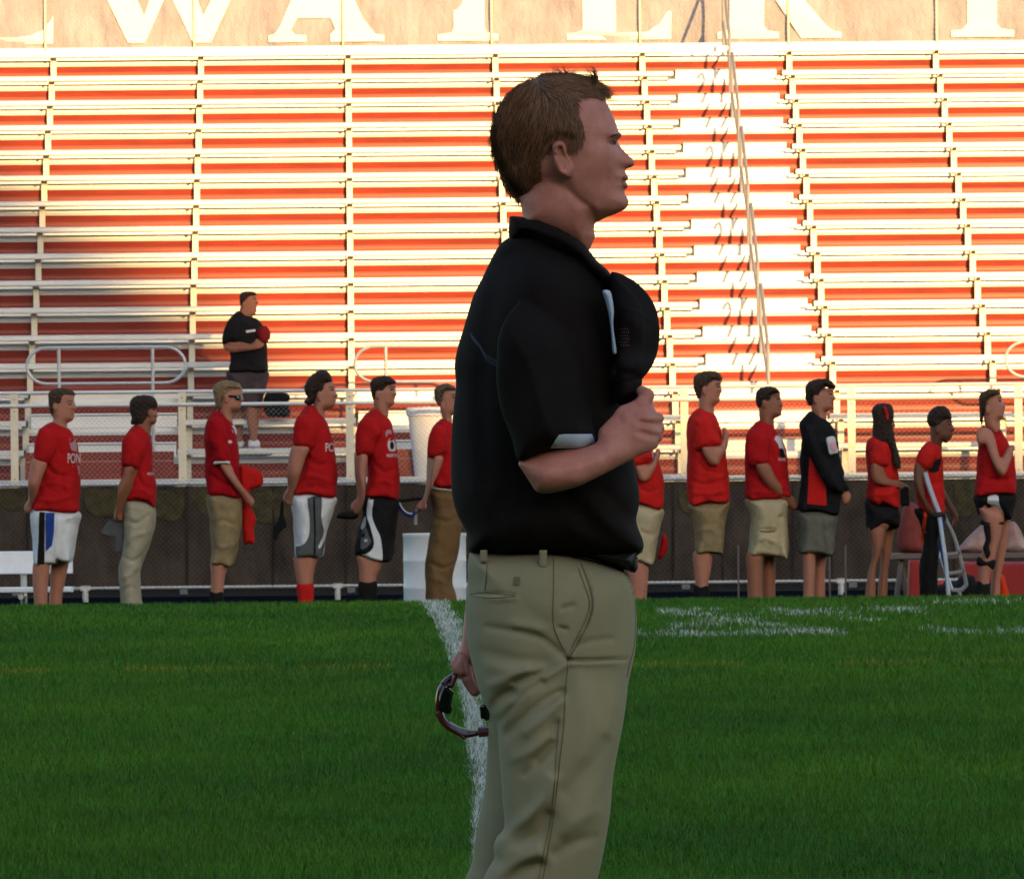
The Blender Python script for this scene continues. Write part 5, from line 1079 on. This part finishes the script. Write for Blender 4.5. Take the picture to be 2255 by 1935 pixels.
# 10
p = Person(K3, 1360, 'wavy-haired man in black zip jacket with red side panel and grey shorts', M['skin_a'])
p.head([(1345,250),(1480,225),(1488,250),(1490,270),(1504,298),(1488,312),(1490,326),(1480,338),(1480,352),(1460,382),(1432,396),(1430,450),(1400,470),(1345,400),(1338,310)], ear=(1367,305), eye=(1465,268))
shp = p.part('jacket', [(1330,383),(1282,430),(1257,480),(1272,560),(1262,700),(1266,850),(1255,1050),(1320,1060),(1400,1066),(1498,1088),(1530,1050),(1542,900),(1560,800),(1532,700),(1512,560),(1472,472),(1422,432),(1372,402)], M['black_cloth'], .16, .09,
    extra=[p.form([(1310,480),(1395,470),(1440,560),(1472,660),(1522,760),(1572,860),(1597,915),(1562,922),(1540,932),(1472,902),(1402,832),(1350,720),(1310,620)], .062, .055, [(1350,560,-.17),(1420,720,-.20),(1560,900,-.12),(1380,640,-.19)])], disp=FOLD(([(1270,880),(1280,1000),(1290,1050)], .01)))
p.decal(shp, [(1320,690),(1345,740),(1400,840),(1430,890),(1436,1020),(1370,1016),(1305,1006),(1312,850)], M['red_tee_bright'], 'side_panel', False)
pa = p.form([(1440,565),(1495,555),(1508,610),(1522,660),(1492,672),(1462,674),(1448,620)], .012, .01, -.262)
form_obj('sleeve_patch', [([pa], .005)], M['print'], p.last, p.Y, p.base)
pa = p.form([(1462,600),(1500,590),(1510,645),(1472,655)], .012, .01, -.268); form_obj('patch_mark', [([pa], .005)], M['pink'], p.last, p.Y, p.base)
p.limb([(1540,905),(1590,925),(1607,960),(1592,1002),(1552,1012),(1538,970)], .03, -.08)
p.limb([(1285,1330),(1362,1335),(1356,1640),(1355,1850),(1292,1850),(1285,1500)], .052, -.09); p.limb([(1362,1340),(1442,1345),(1432,1450),(1425,1850),(1357,1850)], .052, .09)
so_ = p.part('shorts', [(1255,1050),(1500,1068),(1502,1200),(1482,1352),(1400,1350),(1300,1346),(1255,1332),(1250,1200)], M['olive'], .17, .09, disp=FOLD(([(1300,1120),(1310,1220),(1300,1330)], .01), ([(1400,1120),(1410,1220),(1420,1330)], -.01)))
p.part('hair', [(1295,242),(1308,200),(1350,173),(1420,163),(1472,178),(1504,222),(1482,238),(1432,222),(1402,262),(1372,292),(1347,292),(1342,342),(1320,347),(1300,302)], M['h_dark'], .086, .055)
p.foot(1295, 1360, -.09); p.foot(1360, 1430, .09); p.finish()
# 11
p = Person(K4, 560, 'woman with long dark ponytail and red ribbon, red top and black shorts, holding a bottle', M['skin_b'])
p.head([(560,400),(655,385),(668,420),(672,455),(680,480),(670,495),(670,520),(655,548),(640,560),(640,620),(590,620),(560,520)])
shp = p.part('top', [(545,552),(492,580),(476,650),(486,720),(491,850),(485,982),(560,1022),(590,1007),(690,1046),(711,1000),(702,850),(692,740),(662,640),(612,590)], M['red_tee_bright'], .14, .075, extra=[sl(p, [(560,600),(625,600),(642,700),(620,752),(520,752),(502,680)], -.15, .06)], disp=FOLD(([(500,850),(590,860),(690,840)], -.012), ([(500,940),(590,950),(690,930)], .01)))
p.limb([(520,735),(597,740),(622,825),(682,845),(742,870),(777,900),(752,922),(692,902),(622,888),(542,872),(515,820)], .034, [(560,760,-.16),(600,860,-.16),(750,900,-.04),(570,820,-.17)], far=.14)
p.limb([(500,1160),(602,1165),(600,1280),(560,1400),(545,1500),(545,1850),(478,1850),(475,1640),(490,1500),(520,1380),(518,1280)], .055, -.08)
p.limb([(580,1160),(672,1165),(662,1250),(652,1350),(632,1450),(625,1640),(622,1850),(562,1850),(560,1600),(580,1400)], .055, .08)
p.part('shorts', [(480,975),(560,1010),(690,1030),(706,1166),(602,1172),(502,1192),(477,1100)], M['black_cloth'], .15, .08)
ha = p.part('hair', [(530,430),(523,380),(548,343),(600,330),(652,343),(670,390),(667,450),(662,500),(680,590),(702,680),(712,762),(682,772),(652,722),(640,640),(602,602),(572,652),(540,622),(528,560)], M['h_dark'], [(600,400,.084),(600,600,.05),(690,740,.02),(560,500,.07)], .045, [(600,400,0),(600,600,-.05),(690,720,-.14),(560,400,0)])
p.decal(ha, [(598,352),(612,358),(628,385),(632,430),(620,440),(612,400)], M['red_tee_bright'], 'hair_ribbon', lift=.008, h=.004)
p.foot(480, 540, -.08); p.foot(560, 620, .08); p.finish(); P11 = p
# 12
p = Person(K4, 900, 'woman looking down, black trousers with red stripe, leaning on crutches', M['skin_c'])
p.head([(930,440),(1050,420),(1060,455),(1068,480),(1080,508),(1066,522),(1066,545),(1052,572),(1022,600),(992,590),(962,650),(925,620),(915,500)], ear=(965,510), eye=(1042,472))
shp = p.part('top', [(905,588),(852,630),(822,700),(816,800),(830,1000),(872,1062),(1000,1082),(1012,950),(1004,850),(1002,720),(987,640),(952,602)], M['red_tee_bright'], .13, .07, extra=[sl(p, [(870,620),(935,620),(960,690),(892,782),(822,742),(832,670)], -.14, .06)], disp=FOLD(([(880,850),(940,880),(1000,860)], -.01)))
p.decal(shp, [(905,740),(975,700),(998,730),(960,790),(900,790)], M['black_cloth'], 'side_panel')
p.limb([(818,728),(887,775),(872,850),(882,930),(902,1000),(960,1048),(992,1070),(962,1096),(912,1082),(862,1002),(822,920),(802,830)], .036, [(850,760,-.15),(850,900,-.16),(960,1080,-.10),(830,850,-.16)])
p.limb([(990,880),(1042,970),(1092,1060),(1107,1110),(1082,1172),(1060,1152),(1070,1102),(1030,1032),(985,950)], .034, .14)
so_ = p.part('trousers', [(810,1040),(1000,1070),(1012,1150),(970,1250),(975,1350),(962,1500),(950,1850),(852,1850),(845,1640),(840,1450),(870,1250),(850,1150)], M['black_cloth'], .14, .075)
p.decal(so_, [(868,1050),(886,1050),(880,1150),(866,1270),(850,1270),(856,1150)], M['orange'], 'side_stripe', False)
p.part('hair', [(895,462),(893,420),(925,368),(980,345),(1032,363),(1058,410),(1052,442),(1002,452),(962,492),(922,495)], M['h_dark'], .083, .055)
p.foot(860, 945, -.07, M['black_cloth']); p.foot(870, 950, .08, M['black_cloth']); p.finish(); P12 = p
# 13
p = Person(K4, 1330, 'rightmost woman in red tank top with black knee brace, hand on her chest', M['skin_a'])
p.head([(1285,300),(1382,262),(1396,290),(1400,315),(1424,352),(1416,368),(1418,385),(1412,400),(1410,430),(1380,452),(1380,520),(1340,540),(1285,480),(1278,380)], ear=(1302,378), eye=(1382,312))
shp = p.part('tank_top', [(1265,478),(1242,550),(1236,650),(1226,800),(1219,952),(1300,952),(1400,947),(1486,937),(1492,800),(1482,700),(1452,620),(1422,560),(1392,512),(1350,522),(1300,492)], M['red_tee'], .145, .08, disp=FOLD(([(1240,800),(1340,850),(1470,830)], -.012)))
p.limb([(1225,540),(1258,492),(1320,505),(1352,560),(1370,640),(1392,702),(1430,642),(1460,610),(1488,622),(1472,680),(1442,760),(1412,817),(1380,812),(1340,742),(1308,662),(1286,610),(1240,606)], .042, [(1280,540,-.15),(1330,680,-.18),(1400,780,-.20),(1460,640,-.14)])
so_ = p.part('shorts', [(1225,945),(1482,928),(1477,1050),(1457,1117),(1402,1087),(1330,1042),(1280,1042),(1245,1082),(1228,1050)], M['black_cloth'], .15, .08)
p.decal(so_, [(1300,958),(1362,950),(1372,1010),(1412,1082),(1400,1086),(1330,1036),(1290,1030),(1248,1064),(1246,1052),(1290,1002)], M['white_cloth'], 'hem_panel')
p.limb([(1250,1030),(1402,1070),(1402,1180),(1372,1300),(1342,1430),(1312,1540),(1300,1850),(1232,1850),(1235,1540),(1250,1380),(1300,1250),(1262,1100)], .058, -.08)
p.limb([(1390,1090),(1457,1100),(1442,1250),(1412,1400),(1387,1540),(1380,1850),(1312,1850),(1330,1500)], .055, .08)
br = p.part('knee_brace', [(1252,1118),(1330,1122),(1410,1124),(1410,1156),(1330,1158),(1252,1156)], M['black_cloth'], .078, .05, -.08, smooth=False)
bro = p.last
p.part('brace_hinge', [(1275,1150),(1318,1150),(1322,1250),(1310,1300),(1322,1345),(1300,1380),(1278,1340),(1270,1300),(1285,1240)], M['black_cloth'], .03, .02, -.140, par=bro)
p.part('brace_strap', [(1235,1370),(1290,1378),(1350,1382),(1340,1450),(1290,1442),(1228,1422)], M['black_cloth'], .074, .05, -.08, par=bro)
p.part('sock', [(1230,1545),(1315,1545),(1312,1700),(1302,1850),(1234,1850)], M['black_cloth'], .06, .05, -.08)
p.part('hair', [(1245,302),(1258,265),(1310,238),(1372,243),(1388,270),(1342,292),(1302,322),(1287,362),(1277,402),(1264,484),(1250,452),(1248,380)], M['h_brown'], [(1320,280,.081),(1260,450,.03),(1250,340,.07),(1380,260,.07)], .045)
p.foot(1240, 1300, -.08, M['black_cloth']); p.foot(1320, 1380, .08, M['black_cloth']); p.finish()
# the man standing on the bleachers
zt_ = zr(-3)
p = Person(K5, 440, 'heavy man in black tee and dark plaid shorts on the bleachers, holding a maroon cap', M['skin_b'], Y=81.45, z0=zt_, group=None)
p.head([(380,210),(498,198),(508,225),(512,245),(524,270),(508,282),(510,298),(504,312),(505,335),(495,370),(470,392),(440,420),(400,430),(350,370),(365,290)], ear=(390,290), eye=(488,238))
shp = p.part('t_shirt', [(345,345),(282,390),(237,460),(207,550),(203,640),(262,700),(275,780),(268,882),(430,888),(592,882),(602,780),(597,650),(577,540),(557,470),(522,420),(470,398),(400,372)], M['black_cloth'], .21, .11, extra=[p.form([(250,430),(335,420),(370,520),(342,620),(262,622),(205,642),(207,560)], .085, .07, -.20)])
p.decal(shp, [(418,518),(500,508),(502,526),(420,540)], M['print'], 'print', False)
p.limb([(210,640),(300,607),(380,620),(460,630),(502,588),(542,608),(572,640),(542,672),(470,692),(390,702),(300,712),(230,692)], .05, [(250,660,-.24),(350,665,-.25),(550,640,-.20),(460,660,-.24)])
p.limb([(300,1180),(402,1190),(387,1350),(382,1500),(375,1590),(332,1590),(330,1510),(308,1380)], .062, .10); p.limb([(415,1180),(527,1190),(522,1350),(507,1500),(505,1590),(450,1590),(450,1500),(428,1380)], .062, -.10)
so_ = p.part('shorts', [(263,870),(595,875),(592,1010),(562,1130),(542,1205),(420,1200),(300,1202),(258,1000)], M['plaid'], .20, .11)
p.part('sock', [(440,1492),(522,1492),(528,1560),(436,1560)], M['white_cloth'], .068, .05, -.10); p.part('sock', [(325,1500),(388,1500),(390,1560),(325,1560)], M['white_cloth'], .066, .05, .10)
p.part('shoe', [(432,1562),(520,1550),(585,1580),(642,1597),(640,1622),(560,1634),(430,1632)], M['shoe_grey'], .05, .045, -.10); p.part('shoe', [(330,1530),(400,1530),(440,1575),(450,1622),(400,1634),(325,1632)], M['shoe_grey'], .05, .045, .10)
p.part('hair', [(355,255),(353,213),(375,178),(430,168),(492,176),(503,207),(452,212),(422,242),(397,267),(377,292),(360,292)], M['h_dark'], .088, .05)
p.finish(); P14 = p

# ------------------------------------------------------------------ things people hold, and things standing about
def solid(name, cv, pts, Y, wid, R, m, label, cat, yc=0.0, zb=None, group=None, h=.007, smooth=True, parts=(), blur=.003):
    pp = [W2(*cv(a, b), Y) for a, b in pts]; xm = sum(q[0] for q in pp)/len(pp); zm = min(q[1] for q in pp) if zb is None else zb
    b = (xm, Y+(yc if not isinstance(yc, list) else 0), zm); f = Form(pts, Y, wid, R, yc, conv=cv, smooth=smooth, blur=blur)
    if not parts:
        o = form_obj(name, [([f], h)], m, None, Y, b); o.location = b; tag(o, label, cat, group); return o
    t = thing(name, label, cat, b, group)
    form_obj(parts[0][0], [([f], h)], m, t, Y, b)
    for nm, P, w_, R_, yo, mm in parts[1:]:
        form_obj(nm, [([Form(P, Y, w_, R_, yo, conv=cv, smooth=smooth, blur=blur)], h)], mm, t, Y, b)
    return t
solid('folder', K1, [(700,1188),(725,1140),(762,1096),(808,1108),(858,1105),(862,1300),(805,1318),(802,1220),(760,1212)], 50, .012, .012, M['grey_cloth'], 'dark grey cap hanging from the hands of the curly haired man', 'cap', yc=-.02)
bpy.data.objects['folder'].name = 'cap'
solid('jersey', K2, [(330,765),(380,752),(470,790),(488,870),(440,905),(400,922),(402,1010),(432,1080),(444,1120),(428,1180),(432,1272),(395,1276),(358,1272),(345,1100),(335,960)], 50.0, .05, .04, M['red_tee_bright'], 'red jersey draped over the forearm of the man in sunglasses', 'jersey', yc=.05)
solid('visor', K2, [(607,1000),(626,988),(628,1080),(640,1120),(652,1160),(612,1190),(590,1230),(575,1256),(556,1232),(560,1190),(572,1150),(598,1090)], 50, .02, .012, M['black_cloth'], 'narrow black cap dangling from the hands of the man in red socks', 'cap', yc=-.03, h=.005)
solid('cap', K2, [(983,1102),(1008,1070),(1080,1058),(1132,1080),(1112,1112),(1042,1112)], 50, .06, .03, M['black_cloth'], 'black cap held behind his back by the man with the white crest', 'cap', yc=-.03)
# strap of the visor held by the man in brown trousers
hb = (W2(*K2(1490, 1030), 50)[0], 50, W2(*K2(1490, 1100), 50)[1]); hv = thing('lanyard', 'black and blue looped strap held behind the back of the man in brown trousers', 'strap', hb)
def tubeY(cv, pts, Y, r, m, name, par, base, n=6, smooth=True):
    Q = catmull([cv(a, b) for a, b in pts], 6, False) if smooth else [cv(a, b) for a, b in pts]
    mb = MB(base); mb.tube([(W2(q[0], q[1], Y)[0], Y, W2(q[0], q[1], Y)[1]) for q in Q], r, n); return mb.build(name, m, par, True)
tubeY(K2, [(1400,990),(1460,985),(1530,975),(1575,985),(1595,1010)], 49.98, .011, M['black_cloth'], 'band', hv, hb)
tubeY(K2, [(1402,1005),(1420,1045),(1450,1078),(1490,1090),(1530,1065)], 50, .012, M['blue_cloth'], 'cord', hv, hb)
tubeY(K2, [(1408,1000),(1428,1038),(1458,1066),(1495,1076)], 49.97, .005, M['white_cloth'], 'piping', hv, hb)
tubeY(K2, [(1530,1040),(1520,1090),(1518,1150)], 50, .012, M['grey_plastic'], 'clip', hv, hb)
solid('cap', K3, [(318,1280),(335,1200),(358,1230),(372,1270),(360,1332),(330,1377),(300,1372)], 50.1, .06, .03, M['red_tee'], 'red cap hanging behind the shorts of the half hidden man in tan shorts', 'cap')
solid('bottle', K4, [(722,895),(764,895),(768,930),(776,1015),(748,1022),(720,1018),(714,930)], 50, .028, .02, M['black_cloth'], 'black drink bottle in the hands of the woman with the ponytail', 'bottle', yc=-.06, h=.005)
solid('cap', K5, [(507,520),(540,482),(590,478),(627,530),(622,590),(585,632),(540,622),(513,572)], 81.45, .09, .06, M['maroon_cloth'], 'maroon cap held against the chest of the man on the bleachers', 'cap', yc=-.16)
solid('backpack', K5, [(590,1075),(640,1060),(740,1062),(795,1090),(800,1130),(780,1160),(802,1220),(795,1280),(700,1285),(600,1275),(560,1180)], 81.2, .12, .06, M['black_cloth'], 'black bag on a bleacher seat right of the man in plaid shorts', 'bag')
# crutches
for nm, top, bot, lab, gap in (('crutch', (880, 800), (1045, 1790), 'nearer blue and white crutch held upright by the woman looking down', 0), ('crutch', (1010, 1085), (1185, 1700), 'second crutch with grey twin rails held behind the nearer one', 1)):
    Yc = 49.82 if gap == 0 else 50.1
    cb = (W2(*K4(*bot), Yc)[0], Yc, ground_z(Yc).item()); ct = thing(nm, lab, 'crutch', cb, 'crutches of the woman looking down')
    if gap == 0:
        tubeY(K4, [(880,795),(910,900),(975,1070)], Yc, .017, M['blue_metal'], 'forearm_tube', ct, cb)
        tubeY(K4, [(972,1065),(1020,1400),(1052,1800)], Yc, .015, M['blue_metal'], 'shaft', ct, cb, smooth=False)
        tubeY(K4, [(985,1075),(1000,1150),(985,1290),(1030,1500)], Yc+.04, .010, M['blue_cloth'], 'brace_tube', ct, cb)
        tubeY(K4, [(940,1085),(1000,1078)], Yc-.02, .017, M['dark'], 'grip', ct, cb, smooth=False)
    else:
        P0 = [K4(900,1190), K4(1050,1570)]
        tubeY(K4, [(1005,1085),(1075,1230),(1125,1400),(1160,1560)], Yc, .014, M['grey_plastic'], 'rail', ct, cb)
        tubeY(K4, [(895,1190),(960,1320),(1010,1450),(1060,1590)], Yc, .014, M['blue_metal'], 'rail', ct, cb)
        for yy in (1350, 1475):
            tubeY(K4, [(1010+(yy-1350)*.25, yy+5), (1125+(yy-1350)*.18, yy-12)], Yc, .014, M['grey_plastic'], 'crosspiece', ct, cb, smooth=False)
        tubeY(K4, [(1060,1590),(1120,1590),(1160,1555)], Yc, .016, M['grey_plastic'], 'foot', ct, cb)
        tubeY(K4, [(1110,1590),(1125,1800)], Yc, .015, M['grey_plastic'], 'shaft', ct, cb, smooth=False)

# white barrel on the sideline
yb_ = 53.5; xb_ = W2(957, 1200, yb_)[0]; zt1 = W2(957, 1174, yb_)[1]; zg = ground_z(yb_).item(); H_ = zt1-zg
mb = MB((xb_, yb_, zg)); r = W2(1026, 1200, yb_)[0]-xb_
mb.lathe((xb_, yb_, zg), [(r*.95, 0), (r*.98, .02), (r, .05), (r, H_*.34), (r*1.008, H_*.35), (r*1.008, H_*.375), (r, H_*.385), (r, H_*.66), (r*1.008, H_*.67), (r*1.008, H_*.695), (r, H_*.705), (r, H_-.03), (r*1.015, H_-.025), (r*1.015, H_), (r*.9, H_+.0005), (r*.85, H_-.015), (.02, H_-.015)], 40)
o = mb.build('barrel', M['white_plastic'], None, True); o.location = (xb_, yb_, zg); tag(o, 'white plastic barrel on the grass edge behind the man in brown trousers', 'barrel')
# tall white bins on the walkway behind the guard fence
for px_, lab in ((945, 'tall tapered white bin behind the guard fence, left of the foreground man'),):
    yb_ = 80.35; zt1 = W2(px_, 897, yb_)[1]; zg = .87; H_ = zt1-zg; xb_ = W2(px_, 950, yb_)[0]; rt = .245
    mb = MB((xb_, yb_, zg)); mb.lathe((xb_, yb_, zg), [(rt*.62, 0), (rt*.64, .02), (rt*.95, H_-.10), (rt*1.03, H_-.09), (rt*1.04, H_-.02), (rt*.98, H_-.005), (rt*.92, H_), (.02, H_+.01)], 36)
    o = mb.build('bin', M['white_plastic'], None, True); o.location = (xb_, yb_, zg); tag(o, lab, 'bin')
# white team bench on the left
yb_ = 54.0; X0 = W2(-420, 1240, yb_)[0]; X1 = W2(156, 1240, yb_)[0]; zg = ground_z(yb_).item(); bb2 = ((X0+X1)/2, yb_, zg)
bt = thing('bench', 'white team bench at the left edge behind the leftmost man', 'bench', bb2)
zA, zB = W2(80, 1213, yb_+.2)[1], W2(80, 1263, yb_+.2)[1]; zC, zD = W2(80, 1293, yb_-.1)[1], W2(80, 1304, yb_-.1)[1]
mb = MB(bb2); mb.box(X0, X1, yb_+.20, yb_+.235, zB, zA, .006); mb.build('backrest', M['bench_white'], bt)
mb = MB(bb2); mb.box(X0, X1+.01, yb_-.10, yb_+.16, zD, zC, .006); mb.build('seat', M['bench_white'], bt)
for xx in (47, -330):
    x = W2(xx, 1250, yb_)[0]
    mb = MB(bb2); mb.tube([(x, yb_+.26, zg-.02), (x, yb_+.26, zA-.02)], .024, 10); mb.build('post', M['galv'], bt, True)
    mb = MB(bb2); mb.tube([(x, yb_+.26, zD-.03), (x, yb_-.09, zD-.03)], .022, 10); mb.build('support', M['galv'], bt, True)
M['bench_dark'] = mat('weathered_bench_metal', (.13, .10, .10), .6, .2)
# bench with bags on the right
yb_ = 55.0; X0 = W2(1962, 1220, yb_)[0]; X1 = W2(2420, 1220, yb_)[0]; zg = ground_z(yb_).item(); zA = W2(2050, 1217, yb_)[1]; bb3 = ((X0+X1)/2, yb_, zg)
bt = thing('bench', 'grey metal bench behind the women at the right edge', 'bench', bb3)
mb = MB(bb3); mb.box(X0, X1, yb_-.14, yb_+.14, zA-.045, zA, .006); mb.build('seat', M['bench_dark'], bt)
for xx in (1985, 2190, 2400):
    x = W2(xx, 1250, yb_)[0]; mb = MB(bb3); mb.tube([(x-.06, yb_-.1, zg), (x, yb_-.05, zA-.05), (x, yb_+.05, zA-.05), (x+.06, yb_+.1, zg)], .02, 8); mb.build('leg', M['bench_dark'], bt, True)
IDT = lambda a, b: (a, b)
M['pink_cloth'] = mat('pink_grey_cloth', (.33, .13, .11), .9, 0, noise=(5, .3), bump=(8, .6, .05), col2=(.42, .36, .34)); M['faded_red'] = cloth('faded_red_cloth', (.20, .045, .040), .25); M['red_vinyl'] = mat('red_vinyl', (.27, .012, .012), .5, 0, noise=(6, .12))
solid('bag', IDT, [(1985,1216),(1975,1180),(1985,1130),(2000,1105),(2025,1120),(2032,1170),(2034,1216)], 55.0, .14, .08, M['faded_red'], 'faded red cloth bag on the bench between ponytail woman and crutches', 'bag', smooth=True)
solid('bag', IDT, [(2112,1216),(2120,1195),(2150,1165),(2172,1150),(2190,1170),(2198,1216)], 54.95, .14, .07, M['pink_cloth'], 'pink and grey bag on the bench left of the knee brace', 'bag', smooth=True)
solid('bag', IDT, [(2212,1216),(2214,1180),(2226,1150),(2240,1155),(2262,1195),(2290,1216)], 55.05, .14, .07, M['pink_cloth'], 'pink and grey bag at the right edge of the bench', 'bag', smooth=True)
solid('box', IDT, [(2000,1232),(2026,1232),(2028,1270),(2026,1350),(1998,1350),(1998,1270)], 54.6, .10, .02, M['red_vinyl'], 'narrow red equipment box under the left end of the grey bench', 'box', smooth=False)
solid('box', IDT, [(2112,1236),(2330,1236),(2330,1350),(2112,1350)], 54.6, .16, .02, M['red_vinyl'], 'wide red equipment box under the right end of the grey bench', 'box', smooth=False)
solid('duffel_bag', IDT, [(2060,1290),(2100,1282),(2120,1265),(2145,1268),(2152,1280),(2195,1284),(2204,1300),(2204,1340),(2150,1352),(2090,1352),(2062,1320)], 53.2, .13, .06, M['black_cloth'], 'black duffel bag on the ground at the feet of the rightmost woman', 'bag')
solid('bag', IDT, [(2052,1290),(2078,1280),(2070,1310),(2050,1350),(2030,1350),(2040,1315)], 53.6, .05, .03, M['orange'], 'small orange red bag beside the foot of the crutches', 'bag')
solid('traffic_cone', IDT, [(2198,1268),(2210,1266),(2216,1285),(2226,1320),(2234,1350),(2196,1350),(2198,1300)], 53.0, .07, .05, M['orange'], 'bright orange marker cone beside the black duffel bag', 'cone')
# thin marker stakes by the fence
for k, (x, y0) in enumerate(((1626, 1200), (1827, 1220), (1862, 1200))):
    yb_ = 56.5; X = W2(x, 1250, yb_)[0]; z1 = W2(x, y0, yb_)[1]; zg = ground_z(yb_).item(); mb = MB((X, yb_, zg)); mb.tube([(X, yb_, zg), (X, yb_, z1)], .007, 8); mb.tube([(X, yb_, zg+.05), (X+.1, yb_, zg+.035)], .006, 6)
    o = mb.build('stake', M['bench_dark'], None, True); o.location = (X, yb_, zg); tag(o, ('thin metal stake between the tall man and the shorter man in cargo shorts', 'thin metal stake just behind the legs of the black jacket man', 'thin metal stake right of the black jacket man')[k], 'stake', 'thin metal stakes by the fence')
